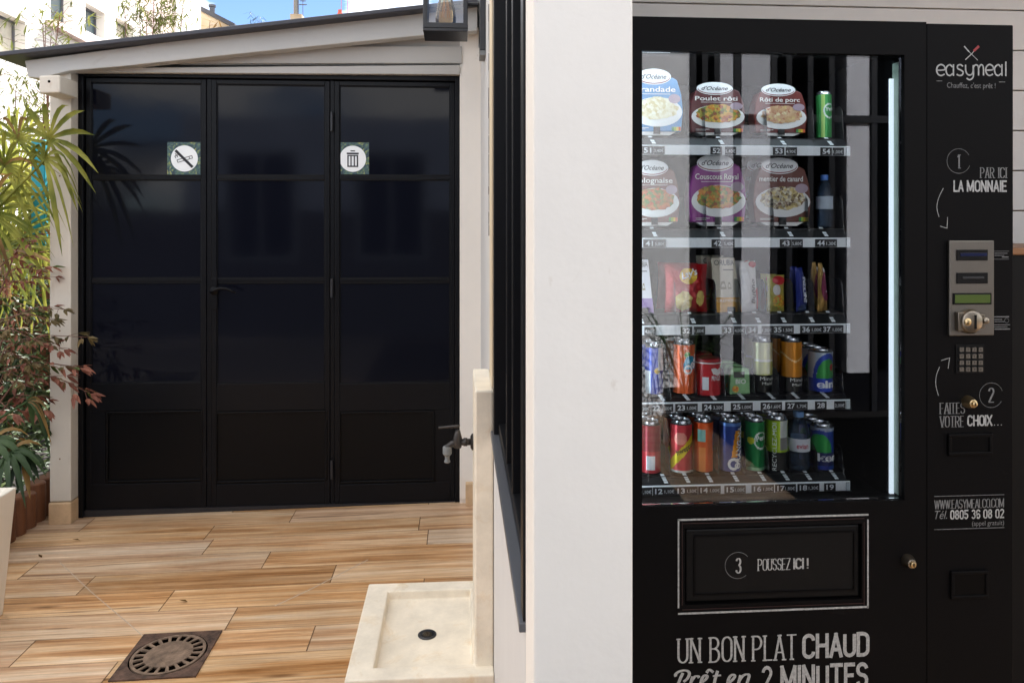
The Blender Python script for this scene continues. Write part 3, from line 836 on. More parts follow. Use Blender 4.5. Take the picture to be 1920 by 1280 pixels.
# ---- stone basin, splashback, tap
ybn, ybf = 2.145, onZ(800, 1090, 0.045).y
xbl = onZ(692, 1092, 0.045).x
bas = thing('stone_basin', 'low cream stone basin with an upright slab standing against the house wall', 'basin', (xbl + 0.2, 2.4, 0))
ts = MB()
xs0 = onX(890, 1000, XW).x
SLX = XW - 0.056
t0, tz = 0.04, 0.045
dc0 = onZ(801, 1184, 0.02)
bx0 = xbl + 0.075
by0 = ybn + 0.06; by1 = ybf - 0.062
xr = XW - 0.001
xi_ = SLX - 0.004
def rc(x0, x1, y0, y1, z): return [(x0, y0, z), (x1, y0, z), (x1, y1, z), (x0, y1, z)]
lev = [rc(xbl, xr, ybn, ybf, -0.03), rc(xbl, xr, ybn, ybf, tz), rc(bx0, xi_, by0, by1, tz), rc(bx0 + 0.004, xi_ - 0.004, by0 + 0.004, by1 - 0.004, tz - 0.030)]
vv = [p for l_ in lev for p in l_] + [(dc0.x, dc0.y, tz - 0.034)]
ff = []
for l_ in range(3):
    for i in range(4):
        j = (i + 1) % 4
        ff.append((l_ * 4 + i, l_ * 4 + j, l_ * 4 + 4 + j, l_ * 4 + 4 + i))
ff += [(12 + i, 12 + (i + 1) % 4, 16) for i in range(4)]
ts.add(vv, ff)
ts.build('tray', M['stone_cream'], bas, bevel=0.004)
yn = onX(920, 1250, XW).y
yn = 2.19
szt = onY(905, 732, yn).z
MB().box(SLX, xr, yn, onX(886.5, 672, SLX).y, tz - 0.015, szt).build('splashback', M['stone_cream'], bas, bevel=0.006)
dc = onZ(801, 1184, tz - 0.024)
dr = MB(); dr.lathe([(0.030, -0.001), (0.030, 0.003), (0.026, 0.0055), (0.019, 0.003)], (dc.x, dc.y, tz - 0.034), 28)
dro = dr.build('drain', M['black_steel'], bas, smooth=40)
dg = MB(); 
for a in range(6):
    g_ = a * pi / 3
    dg.box(dc.x + 0.008 * cos(g_) - 0.0016, dc.x + 0.008 * cos(g_) + 0.0016, dc.y + 0.008 * sin(g_) - 0.0016, dc.y + 0.008 * sin(g_) + 0.0016, tz - 0.0310, tz - 0.0275)
dg.lathe([(0.0155, 0.003), (0.0155, 0.0045), (0.011, 0.004)], (dc.x, dc.y, tz - 0.034), 20)
dg.lathe([(0.003, 0.003), (0.003, 0.009)], (dc.x, dc.y, tz - 0.034), 12)
dg.build('strainer', M['chrome'], dro)
tp = onX(886, 828, SLX)
ty = 2.42
tp.z = onX(886, 828, SLX).z
tp.z = onY(885, 828, ty).z
tap = thing('garden_tap', 'dark bronze garden tap with a grey hose connector, on the cream stone slab', 'tap', (SLX, ty, tp.z))
s_ = ty / F
px2 = lambda px: onY(px, 828, ty).x
pz2 = lambda py: onY(850, py, ty).z
MB().lathe([(0.026, 0), (0.026, -0.004), (0.018, -0.009)], (SLX - 0.0005, ty, tp.z), 24, 0, 'x').build('flange', M['tap'], tap, smooth=40)
b_ = MB()
b_.tube([(SLX - 0.005, ty, tp.z), (px2(864), ty, tp.z)], 0.0105, 14)
b_.tube([(px2(876), ty, tp.z), (px2(869), ty, tp.z)], 0.0135, 12)
b_.lathe([(0.012, -0.02), (0.0145, -0.01), (0.0145, 0.012), (0.011, 0.024), (0.008, 0.036)], (px2(858), ty, tp.z + 0.002), 16)
b_.tube([(px2(858), ty, tp.z - 0.004), (px2(848), ty, tp.z - 0.004), (px2(841), ty, tp.z - 0.012), (px2(838.5), ty, tp.z - 0.03)], 0.0105, 12)
b_.build('tap_body', M['tap'], tap, smooth=True)
MB().tube([(px2(862), ty, pz2(800)), (px2(856), ty, pz2(799)), (px2(822), ty, pz2(801))], [0.006, 0.005, 0.004], 8).build('lever', M['tap'], tap, smooth=True)
MB().lathe([(0.013, 0), (0.0145, -0.002), (0.0145, -0.024), (0.011, -0.028), (0.0075, -0.032), (0.0075, -0.044), (0.010, -0.047), (0.010, -0.051), (0.007, -0.053)], (px2(838.5), ty, pz2(836)), 18).build('hose_connector', M['grey_plastic'], tap, smooth=40)

# ---- floor grating
ga, gb_ = onZ(270, 1190, -0.015), onZ(415, 1188, -0.015)
gw = gb_.x - ga.x
gx, gy = (ga.x + gb_.x) / 2, ga.y - gw / 2
dz = fz(gx)
gt = thing('floor_drain', 'rusty square floor drain with a round slotted cast iron grating', 'drain', (gx, gy, dz))
fm = MB(); n = 48; R = gw * 0.455
vo, vi = [], []
for i in range(n):
    a = 2 * pi * i / n
    c_, s2 = cos(a), sin(a)
    k = gw / 2 / max(abs(c_), abs(s2))
    vo.append((gx + c_ * k, gy + s2 * k)); vi.append((gx + c_ * R, gy + s2 * R))
zf = lambda p, e: (p[0], p[1], fz(p[0]) + e)
top = [zf(p, 0.005) for p in vo] + [zf(p, 0.005) for p in vi] + [zf(p, -0.012) for p in vi] + [zf(p, -0.003) for p in vo]
fm.add(top, [(i, (i + 1) % n, n + (i + 1) % n, n + i) for i in range(n)] + [(n + i, n + (i + 1) % n, 2 * n + (i + 1) % n, 2 * n + i) for i in range(n)] + [(3 * n + i, 3 * n + (i + 1) % n, (i + 1) % n, i) for i in range(n)])
fm.build('drain_frame', M['rust'], gt)
hole_shade = MB(); hole_shade.add([zf(p, 0.0008) for p in vi], [tuple(range(n))]); hole_shade.build('hole_shade', M['hole_shade'], gt)  # flat disc above the floor, the depth's shade painted black
gg = MB(); ns, r1, r2, r3 = 20, gw * 0.285, gw * 0.40, gw * 0.435
def ring(rr): return [zf((gx + rr * cos(2 * pi * i / 120), gy + rr * sin(2 * pi * i / 120)), 0.0062) for i in range(120)]
vv = []
for rr in (r3, r2, r1): vv += ring(rr)
vv.append(zf((gx, gy), 0.0062))
ff = []
for i in range(120):
    j = (i + 1) % 120
    ff.append((i, j, 120 + j, 120 + i))
    if (i % 6) >= 5 or (i % 6) < 1: ff.append((120 + i, 120 + j, 240 + j, 240 + i))
    ff.append((240 + i, 240 + j, 360))
gg.add(vv, ff)
rim = [zf((p[0], p[1]), -0.010) for p in ring(r3)]
k = len(gg.v)
gg.add(ring(r3) + rim, [(i, 120 + i, 120 + (i + 1) % 120, (i + 1) % 120) for i in range(120)])
go = gg.build('grating', M['iron'], gt)
so = go.modifiers.new('solid', 'SOLIDIFY'); so.thickness = 0.004; so.offset = -1

# ================================================================== PLANTING BED
xe = onZ(95, 968, -0.03).x
xbe = onZ(32, 1012, -0.03).x
bed = thing('log_edging', 'brown wooden log edging of the planting bed beside the white post', 'edging', (xe, 3.0, 0))
bm_ = MB()
random.seed(11)
yy = 2.30; 
while yy < YD + 0.5:
    hh = 0.165 + random.uniform(-0.012, 0.012)
    bm_.lathe([(0.040, -0.06), (0.040, hh - 0.006), (0.034, hh)], (xe - 0.045, yy + 0.04, fz(xe)), 12)
    yy += 0.079
bm_.build('logs', M['brown_wood'], bed, smooth=40)
sl = MB(); NX, NY = 24, 30
for i in range(NX + 1):
    for j in range(NY + 1):
        sl.v.append((-5 + (xe - 0.06 + 5) * i / NX, 1.6 + 4.6 * j / NY, fz(xe) + 0.11 + random.uniform(-0.02, 0.02)))
for i in range(NX):
    for j in range(NY):
        a = i * (NY + 1) + j
        sl.f.append((a, a + NY + 1, a + NY + 2, a + 1)); sl.m.append(0)
struct(sl.build('soil', M['soil'], smooth=True))

# white tapered planter
pc = onZ(13, 1148, -0.03)
ptop = onY(32, 912, pc.y - 0.0)
pw = 0.42
planter = thing('planter', 'tall tapered cream white planter at the terrace edge', 'planter', (pc.x - pw / 2, pc.y - pw / 2, fz(pc.x)))
def ringq(x1, y1, w_, z): return [(x1 - w_, y1 - w_, z), (x1, y1 - w_, z), (x1, y1, z), (x1 - w_, y1, z)]
e = (ptop.x - pc.x)
ya = pc.y
pm = MB()
b0 = ringq(pc.x, ya - 0.02, pw - 0.04, fz(pc.x)); t0_ = ringq(ptop.x, ya, pw, ptop.z); i0 = ringq(ptop.x - 0.03, ya - 0.03, pw - 0.06, ptop.z); i1 = ringq(ptop.x - 0.035, ya - 0.035, pw - 0.07, ptop.z - 0.10)
vv = b0 + t0_ + i0 + i1
ff = [(3, 2, 1, 0)]
for lv in range(3):
    for i in range(4):
        j = (i + 1) % 4
        ff.append((lv * 4 + i, lv * 4 + j, lv * 4 + 4 + j, lv * 4 + 4 + i))
pm.add(vv, ff)
pm.build('pot', M['planter'], planter, bevel=0.006)
MB().add(ringq(ptop.x - 0.032, ya - 0.032, pw - 0.064, ptop.z - 0.05), [(0, 1, 2, 3)]).build('potting_soil', M['soil'], planter)

# ---- plant builders
def fan(mb, hub, ax, nrm, R, n=22, spread=125, droop=0.35, wid=0.026, m=0, seg=5, mats=1):
    ax = Vector(ax).normalized(); nrm = Vector(nrm); nrm = (nrm - ax * nrm.dot(ax)).normalized(); sd_ = nrm.cross(ax)
    hub = Vector(hub)
    for i in range(n):
        a = radians(-spread + 2 * spread * i / (n - 1)) + random.uniform(-0.04, 0.04)
        d = (ax * cos(a) + sd_ * sin(a)).normalized()
        side = (-ax * sin(a) + sd_ * cos(a)).normalized()
        ln = R * (0.72 + 0.28 * cos(a * 0.6)) * random.uniform(0.88, 1.06)
        dr_ = droop * random.uniform(0.6, 1.5)
        vs, fs = [], []
        tw = random.uniform(-0.5, 0.5)
        for k in range(seg + 1):
            s = k / seg
            p = hub + d * ln * s + nrm * 0.06 * R * sin(s * 2) + Vector((0, 0, -1)) * dr_ * ln * s ** 2.6
            wv = wid * (0.35 + 1.6 * s) * (1 - s ** 3 * 0.97) if s < 1 else 0.001
            sdv = (side * cos(tw * s) + nrm * sin(tw * s))
            vs += [p - sdv * wv / 2 + nrm * wv * 0.18, p - nrm * wv * 0.12, p + sdv * wv / 2 + nrm * wv * 0.18]
        for k in range(seg):
            b0 = 3 * k
            fs += [(b0, b0 + 1, b0 + 4, b0 + 3), (b0 + 1, b0 + 2, b0 + 5, b0 + 4)]
        mb.add(vs, fs, m if random.random() > 0.1 or mats == 1 else 1)
def palm(label, loc, trunk_h, fronds, mats, rt=0.06, cat='palm'):
    t = thing('fan_palm', label, cat, loc, 'fan palms in the planting bed')
    x, y, z = loc
    tb = MB(); pr = []
    nseg = max(3, int(trunk_h / 0.05))
    for i in range(nseg + 1):
        pr.append((rt * (1.15 if i % 2 else 0.95) * (1 - 0.2 * i / nseg), trunk_h * i / nseg))
    tb.lathe(pr, (x, y, z - 0.02), 12)
    tb.build('trunk', M['bark'], t, smooth=True)
    top = Vector((x, y, z + trunk_h))
    for hub, nrm, R, n, spread, dr_, mi in fronds:
        hub = Vector(hub); ax = (hub - top)
        mb = MB()
        mid = top + ax * 0.5 + Vector((0, 0, 0.12 * ax.length))
        mb.tube([top, mid, hub], [0.009, 0.006, 0.005], 6)
        fan(mb, hub, (hub - mid), nrm, R, n, spread, dr_, (0.027 if n < 14 else 0.019), 0, 5, 2)
        mb.build('frond', [mats[mi], M['palm_dry']], t, smooth=True)
    return t
def leaf(mb, p, d, up, ln, wd, m=0):
    d = Vector(d).normalized(); s = d.cross(Vector(up))
    if s.length < 1e-3: s = d.cross(Vector((1, 0, 0)))
    s.normalize(); n = s.cross(d)
    p = Vector(p)
    v = [p, p + d * ln * 0.35 + s * wd / 2 + n * wd * 0.14, p + d * ln * 0.35 - s * wd / 2 + n * wd * 0.14, p + d * ln * 0.38, p + d * ln * 0.72 + s * wd * 0.3 - n * wd * 0.02, p + d * ln * 0.72 - s * wd * 0.3 - n * wd * 0.02, p + d * ln - n * wd * 0.25]
    mb.add(v, [(0, 3, 1), (0, 2, 3), (1, 3, 6, 4), (3, 2, 5, 6)], m)

random.seed(21)
YP = YF - 0.05
pp = lambda px, py, Y: onY(px, py, Y)
MG = [M['palm_leaf'], M['palm_dark']]
bx, bY = -2.30, YD - 0.05
palm('fan palm with long pointed yellow green leaves reaching over the white post and black door', (bx, bY, fz(bx) + 0.1), 0.95, [
    (pp(92, 262, YF - 0.10), (0.1, -1, 0.3), 0.28, 9, 95, 0.45, 0),
    (pp(84, 300, YF - 0.14), (-0.2, -1, 0.2), 0.25, 9, 95, 0.9, 0),
    (pp(34, 262, YD), (0.2, -0.8, 0.5), 0.30, 15, 110, 0.6, 0),
    (pp(8, 310, YD - 0.15), (0.3, -0.8, 0.4), 0.30, 16, 115, 0.7, 0),
    (pp(-20, 400, YD - 0.1), (0.3, -0.8, 0.4), 0.34, 18, 120, 0.5, 0),
], MG)
bx2, bY2 = -3.05, YD + 0.7
palm('taller fan palm with stiff pale leaves behind the front palm', (bx2, bY2, fz(bx2) + 0.1), 0.9, [
    (pp(30, 330, YD + 0.6), (0.2, -0.9, 0.3), 0.55, 34, 140, 0.2, 0),
    (pp(60, 400, YD + 0.5), (0.0, -0.9, 0.4), 0.50, 34, 140, 0.25, 0),
    (pp(0, 470, YD + 0.4), (0.3, -0.9, 0.3), 0.55, 34, 140, 0.2, 0),
    (pp(-60, 380, YD + 0.5), (0.3, -0.9, 0.3), 0.6, 26, 135, 0.2, 0),
    (pp(75, 470, YD + 0.6), (0.0, -0.9, 0.3), 0.45, 22, 135, 0.3, 0),
], MG)
lx, lY = -2.25, YF - 0.38
palm('low dark green fan palm leaning over the log edging', (lx, lY, fz(lx) + 0.1), 0.10, [
    (pp(14, 850, lY - 0.05), (0.2, -0.5, 0.8), 0.17, 11, 100, 0.9, 1),
    (pp(40, 858, lY), (-0.1, -0.5, 0.8), 0.11, 9, 100, 0.8, 1),
    (pp(-20, 830, lY), (0.2, -0.5, 0.8), 0.2, 11, 100, 0.7, 1),
    (pp(52, 752, lY + 0.1), (0.2, -0.8, 0.4), 0.10, 6, 50, 1.6, 1),
], MG, 0.03, 'palm')

def nandina(label, loc, sprays, mats, dens=1.0):
    t = thing('heavenly_bamboo_shrub', label, 'shrub', loc)
    st, lf = MB(), MB()
    x, y, z = loc
    for (a, b, Y, n, mi, ln) in sprays:
        p0 = pp(a[0], a[1], Y + 0.05); p1 = pp(b[0], b[1], Y - 0.06)
        bs = Vector((x + random.uniform(-0.06, 0.06), y + random.uniform(-0.06, 0.06), z))
        mid = bs.lerp(p0, 0.6) + Vector((random.uniform(-0.04, 0.04), random.uniform(-0.03, 0.03), 0.05))
        st.tube([bs, mid, p0], [0.006, 0.005, 0.003], 5)
        c1 = p0.lerp(p1, 0.5) + Vector((0, 0, 0.03))
        st.tube([p0, c1, p1], [0.003, 0.002, 0.0012], 5)
        for i in range(n):
            s = (i + 0.5) / n
            q = p0.lerp(c1, s * 2) if s < 0.5 else c1.lerp(p1, s * 2 - 1)
            d = (p1 - p0).normalized()
            for sd_ in (-1, 1):
                e = d * random.uniform(0.3, 0.9) + Vector((0, sd_ * random.uniform(0.4, 1), random.uniform(-0.5, 0.15)))
                e.normalize()
                tip = q + e * random.uniform(0.02, 0.07)
                st.tube([q, tip], [0.0012, 0.0008], 4)
                for k in range(3):
                    dd = (e + Vector((random.uniform(-.5, .5), random.uniform(-.6, .6), random.uniform(-.65, 0.12)))).normalized()
                    leaf(lf, tip, dd, (random.uniform(-.3, .3), random.uniform(-.8, 0), 1), ln * random.uniform(0.75, 1.25), ln * 0.33, mi if random.random() < 0.72 else random.randrange(len(mats)))
        for k in range(3):
            dd = ((p1 - c1).normalized() + Vector((random.uniform(-.3, .3), random.uniform(-.4, .4), random.uniform(-.5, 0.2)))).normalized()
            leaf(lf, p1, dd, (0, -0.5, 1), ln * 1.1, ln * 0.33, mi)
    st.build('stems', M['twig'], t, smooth=True)
    lf.build('foliage', mats, t)
    return t
NM = [M['bronze_leaf'], M['olive_leaf'], M['green_leaf']]
YN = YF - 0.12
nandina('bronze and olive leaved shrub spreading in front of the white post', (-2.25, YN, 0.08), [
    ((40, 700), (170, 738), YN, 6, 0, 0.060), ((30, 740), (80, 768), YN, 5, 0, 0.060), ((10, 690), (150, 690), YN, 6, 0, 0.055),
    ((10, 650), (165, 632), YN, 6, 1, 0.050), ((0, 640), (120, 655), YN, 7, 0, 0.048), ((0, 600), (95, 600), YN, 7, 1, 0.048), ((-20, 620), (70, 640), YN, 7, 1, 0.05),
    ((20, 595), (120, 580), YN + 0.05, 5, 1, 0.048), ((-30, 560), (80, 520), YN + 0.1, 7, 0, 0.05), ((-20, 530), (85, 500), YN + 0.12, 7, 0, 0.05), ((-30, 660), (60, 680), YN, 7, 1, 0.05),
    ((-20, 700), (50, 715), YN, 6, 1, 0.05), ((-20, 760), (25, 775), YN - 0.05, 4, 0, 0.06), ((30, 470), (60, 450), YN + 0.1, 3, 0, 0.045), ((0, 500), (55, 480), YN + 0.12, 4, 0, 0.045),
], NM)
nandina('green leaved shrub in shade behind the bronze one', (-2.75, YD + 0.05, 0.08), [
    ((-40, 720), (70, 730), YD, 8, 2, 0.06), ((-40, 660), (80, 690), YD, 8, 2, 0.06), ((-30, 780), (80, 800), YD, 8, 2, 0.06), ((-40, 620), (70, 630), YD + 0.1, 8, 2, 0.06), ((-20, 820), (60, 830), YD, 6, 2, 0.05), ((-30, 560), (60, 580), YD + .1, 6, 2, 0.05),
], NM)
random.seed(77)
ug = MB()
for i in range(5200):
    x = random.uniform(-3.9, xe - 0.09); yv = random.uniform(2.75, YD + 1.1)
    d = Vector((random.uniform(-1, 1), random.uniform(-1, 1), random.uniform(-.2, .9)))
    leaf(ug, (x, yv, fz(x) + 0.11 + random.uniform(0, 1) ** 1.7 * (0.10 + 0.55 * min(1, max(0, (yv - 3.3) / 0.7)))), d, (0, -0.4, 1), random.uniform(0.04, 0.08), random.uniform(0.018, 0.03), random.choice((0, 0, 0, 1)))
ugo = ug.build('ground_cover', [M['hedge_leaf'], M['green_leaf']])
ugo['kind'] = 'stuff'; ugo['label'] = 'low dark leafy ground cover on the soil of the planting bed'; ugo['category'] = 'ground cover'
# dark hedge at the back of the bed
random.seed(5)
hd = thing('hedge', 'dense dark evergreen hedge at the back of the planting bed', 'hedge', (-3.6, YD + 1.6, 0))
lf = MB()
for i in range(5200):
    x = random.uniform(-5.6, -2.12); yv = YD + 1.0 + random.uniform(0, 0.7); zv = random.uniform(0, 1) ** 0.9 * (1.22 + 0.12 * sin(x * 3)) 
    d = Vector((random.uniform(-1, 1), random.uniform(-1, 0.2), random.uniform(-.6, .6)))
    leaf(lf, (x, yv, zv), d, (0, -0.4, 1), random.uniform(0.05, 0.1), random.uniform(0.03, 0.05), random.choice((0, 0, 1)))
lf.build('foliage', [M['hedge_leaf'], M['green_leaf']], hd)
st = MB()
for i in range(24):
    x = -5.5 + i * 0.145; st.tube([(x, YD + 1.4, 0), (x + random.uniform(-.05, .05), YD + 1.4, 1.0)], 0.012, 6)
st.build('stems', M['bark'], hd)
# back fence of the garden, dark boards
fn = MB()
x = -7.0
while x < -2.12:
    fn.box(x, x + 0.118, YD + 1.95, YD + 1.975, -0.2, 1.32); x += 0.12
tag(fn.build('board_fence', M['brown_wood']), 'dark brown board fence behind the hedge', 'fence')
tb_ = pp(58, 262, YD + 0.42); te = pp(84, 425, YD + 0.42)
tag(MB().box(tb_.x, te.x, YD + 0.42, YD + 0.455, te.z - 0.1, tb_.z).build('teal_board', M['teal'], bevel=0.004), 'upright teal painted board half hidden behind the palm leaves', 'board')
# bamboo
def bamboo(label, x, y, h, n, rng, spread=0.5, lm='bamboo_leaf', zlo=0.35, ll=0.13, name='bamboo', cat='bamboo', nl=34):
    random.seed(rng)
    t = thing(name, label, cat, (x, y, 0))
    st, lf = MB(), MB()
    for i in range(n):
        bx_, by_ = x + random.uniform(-spread, spread), y + random.uniform(-0.3, 0.3)
        hh = h * random.uniform(0.75, 1.05)
        tip = Vector((bx_ + random.uniform(-.3, .3), by_ + random.uniform(-.2, .2), hh))
        b0 = Vector((bx_, by_, 0)); c_ = b0.lerp(tip, .6) + Vector((0, 0, 0.05))
        st.tube([b0, c_, tip], [0.010, 0.007, 0.003], 5)
        for k in range(nl):
            s = random.uniform(zlo, 1)
            p = b0.lerp(tip, s)
            q = p + Vector((random.uniform(-.22, .22), random.uniform(-.22, .22), random.uniform(-0.03, .16)))
            st.tube([p, q], 0.0018, 3)
            for r_ in range(5):
                leaf(lf, q + Vector((random.uniform(-.04, .04), random.uniform(-.04, .04), random.uniform(-.04, .04))), (random.uniform(-1, 1), random.uniform(-1, 1), random.uniform(-.9, .3)), (0, 0, 1), ll * random.uniform(0.7, 1.2), 0.016, 0)
    st.build('stems', M['twig'], t); lf.build('foliage', M[lm], t)
b1 = pp(20, 150, 5.6)
bamboo('tall thin bamboo with fine pale leaves beyond the palms', b1.x - 0.1, 5.6, 2.75, 12, 31, 0.42, ll=0.10, nl=60)
b2 = pp(270, 60, 7.4)
bamboo('leafy bamboo tips rising above the left half of the roof edge', b2.x, 7.4, 3.75, 6, 33, 0.18, ll=0.11, zlo=0.6, nl=80)
b3 = pp(335, 40, 7.8)
bamboo('single sparse bamboo tip with dry leaves above the roof edge', b3.x, 7.8, 3.45, 2, 34, 0.08, ll=0.14, lm='palm_dry', zlo=0.8, nl=8)
b4 = pp(38, 60, 6.8)
bamboo('small yellowish bamboo tip in front of the far white block', b4.x, 6.8, 3.1, 2, 35, 0.06, zlo=0.75, nl=12)

# ================================================================== FAR BUILDINGS
XFc = -15.0
rects = []
def rect(pa, pb, ptop_, pbot):
    a, b = onX(pa, 40, XFc), onX(pb, 40, XFc)
    zt_ = onX(pa, ptop_, XFc).z; zb_ = onX(pa, pbot, XFc).z
    rects.append((a.y, b.y, zb_, zt_))
rect(-60, 48, -8, 76)
rect(95, 137, -95, 40)
rect(160, 197, 4, 57)
rect(218, 250, 32, 68)
Ye = onX(338, 40, XFc).y
apt = thing('apartment_block', 'tall white rendered apartment block with deep set windows beyond the garden', 'building', (XFc, 30, 0))
wb = MB(); yc = 12.0; HT = 16.0
for a, b, zb_, zt_ in rects:
    wb.box(XFc - 0.5, XFc, yc, a, -0.2, HT); wb.box(XFc - 0.5, XFc, a, b, -0.2, zb_); wb.box(XFc - 0.5, XFc, a, b, zt_, HT); yc = b
Yp = onX(268, 40, XFc).y
wb.box(XFc - 0.5, XFc, yc, Yp, -0.2, HT)
wb.box(XFc - 8, XFc - 0.501, 12.0, Ye, -0.2, HT)
wb.build('wall', M['facade'], apt)
for i, (a, b, zb_, zt_) in enumerate(rects):
    f_ = MB(); t_ = 0.07
    f_.box(XFc - 0.42, XFc - 0.36, a, a + t_, zb_, zt_); f_.box(XFc - 0.42, XFc - 0.36, b - t_, b, zb_, zt_); f_.box(XFc - 0.42, XFc - 0.36, a + t_, b - t_, zb_, zb_ + t_); f_.box(XFc - 0.42, XFc - 0.36, a + t_, b - t_, zt_ - t_, zt_)
    if i in (0, 3): f_.box(XFc - 0.42, XFc - 0.36, (a + b) / 2 - t_ / 2, (a + b) / 2 + t_ / 2, zb_ + t_, zt_ - t_)
    wd_ = f_.build('window', M['win_frame'], apt)
    MB().box(XFc - 0.46, XFc - 0.43, a, b, zb_, zt_).build('pane', M['win_glass'] if i in (1, 2) else M['curtain'], wd_)
led = MB(); a, b, zb_, zt_ = rects[1]
led.prism([(XFc, a - 0.3, zb_ - 0.02), (XFc, onX(176, 40, XFc).y, zb_ - 0.02), (XFc, onX(176, 40, XFc).y, zb_ - 0.32), (XFc, a - 0.3, zb_ - 0.25)], (0.35, 0, 0))
led.build('ledge', M['facade_pink'], apt)
pk = thing('pink_house', 'pale pink rendered gable wall beside the white apartment block', 'building', (XFc, Yp + 3, 0))
MB().box(XFc - 0.9, XFc - 0.1, Yp + 0.001, Ye - 0.6, -0.2, HT - 0.5).build('wall', M['facade_pink'], pk)
MB().box(XFc - 0.9, XFc - 0.0, Ye - 0.599, Ye + 3.2, -0.2, HT - 1).build('chimney_breast', M['facade'], pk)
# stone gable
YG = 46.0
sg = thing('stone_house', 'rubble stone gable with a slate roof edge and a small flue, far behind the shed', 'building', (onY(392, 40, YG).x, YG, 0))
gm = MB(); gp_ = [onY(358, 80, YG), onY(440, 80, YG), onY(432, 50, YG), onY(358, 12, YG)]
gp_[0].z = gp_[1].z = 0
gm.prism(gp_, (0, 5, 0)); gm.build('gable_wall', M['rubble'], sg)
a, b = onY(356, 10, YG - 0.2), onY(440, 53, YG - 0.2)
MB().prism([a, b, b + Vector((0, 0, 0.28)), a + Vector((0, 0, 0.28))], (0, 5.4, 0)).build('roof', M['roof_zinc'], sg)
c = onY(398, 22, YG + 1)
MB().lathe([(0.16, -0.6), (0.16, 0.25), (0.22, 0.27), (0.22, 0.4)], tuple(c), 10).build('flue', M['win_frame'], sg)
# distant chimneys and aerials
YC = 40.0
ch = onY(553, 30, YC)
cs = thing('chimney_stack', 'distant grey chimney stack with a tall metal flue and aerials', 'chimney', (ch.x, YC, 0))
MB().box(ch.x - 0.25, ch.x + 0.35, YC, YC + 0.6, 0, ch.z + 0.1).build('stack', M['rubble'], cs)
MB().lathe([(0.12, 0), (0.12, 1.6)], (ch.x - 0.02, YC + 0.3, ch.z + 0.1), 10).build('flue', M['steel'], cs)
an = MB()
for px in (560, 568):
    q = onY(px, 30, YC + 0.3); an.tube([(q.x, q.y, q.z), (q.x, q.y, q.z + 1.4)], 0.02, 5)
q = onY(568, 10, YC + .3); an.box(q.x - 0.2, q.x + 0.2, q.y, q.y + 0.03, q.z, q.z + 0.05); an.box(q.x - 0.15, q.x + 0.15, q.y, q.y + 0.03, q.z + 0.2, q.z + 0.25)
an.build('aerial', M['win_frame'], cs)
ra = onY(640, 26, YC)
rc = thing('red_chimney', 'distant small red clay chimney pot beside two thin aerial masts', 'chimney', (ra.x, YC, 0))
MB().box(ra.x - 0.3, ra.x + 0.3, YC + 0.1, YC + 0.6, 0, ra.z - 0.05).build('stack', M['rubble'], rc)
MB().lathe([(0.16, -0.05), (0.13, 0.12), (0.1, 0.14), (0.1, 0.28)], (ra.x - 0.12, YC + 0.3, ra.z), 10).build('pot', P('clay', S(196, 90, 70), 0.7), rc)
an = MB()
for px in (640, 652):
    q = onY(px, 26, YC + 0.4); an.tube([(q.x, q.y, q.z - 0.1), (q.x, q.y, q.z + 2)], 0.016, 5)
an.build('aerial', P('red_mast', S(190, 90, 80), 0.6), rc)
tw = onY(470, 40, 16)
bamboo('dark twiggy tree top showing just above the roof edge against the sky', tw.x, 16, 5.98, 3, 41, 0.12, 'hedge_leaf', 0.86, 0.16, 'tree', 'tree', 30)

# ================================================================== OPPOSITE SIDE OF THE COURT (seen in the reflections, throws light back)
YO = -1.62
opp = thing('facing_house', 'white house with black steel glazing facing the machine, seen mirrored in its glass', 'house', (1.5, YO, 0))
def RX(px):
    d = ray(px, 420); t = 1.752 / d.y; k = (1.752 - YO) / d.y
    return d.x * (t + k)
zo = 2.62
wb2 = MB()
wb = MB()
for a, b in ((1160, 1298), (1350, 1376), (1392, 1446), (1590, 1632)):
    (wb if a == 1160 else wb2).box(RX(a), RX(b), YO - 0.2, YO, 0.0 if a == 1160 else 0.28, zo)
wb.box(RX(1160), 5, YO - 0.2, YO - 0.001, zo, zo + 0.12)
wb.build('wall', P('bluish_white_render', S(226, 228, 234), 0.7, var=(3, 0.05)), opp)
wb2.build('wall', P('grey_render', S(186, 188, 198), 0.7, var=(3, 0.06)), opp)
gz = MB()
gz.box(RX(1298), 5, YO - 0.30, YO - 0.24, 0, zo)
gz.box(RX(1299), 5, YO - 0.20, YO - 0.002, 0, 0.27)
gz.build('glazing', P('dark_glazing', S(20, 20, 24), 0.1), opp)
br = MB()
for px in (1300, 1322, 1345, 1383, 1452, 1480, 1520, 1560, 1640, 1700):
    br.box(RX(px) - 0.02, RX(px) + 0.02, YO - 0.23, YO + 0.015, 0, zo)
br.box(RX(1380), RX(1720), YO + 0.001, YO + 0.02, 2.06, 2.11)
br.build('steel_frame', M['black_steel'], opp)
MB().box(-5.6, RX(1160) - 0.001, YO - 0.2, YO, 0, 1.5).build('reflection_dark_wall', P('made_up_dark_tone', S(44, 46, 54), 0.7, var=(3, 0.2)), opp)  # lower wall tone made up dark to dim the door reflections
MB().box(-3.2, RX(1160) - 0.001, YO - 0.2, YO, 1.5001, zo - 0.02).build('reflection_pale_wall', P('made_up_pale_tone', S(112, 122, 142), 0.7, var=(3, 0.2)), opp)  # paler tone made up to lighten reflections in the top panes
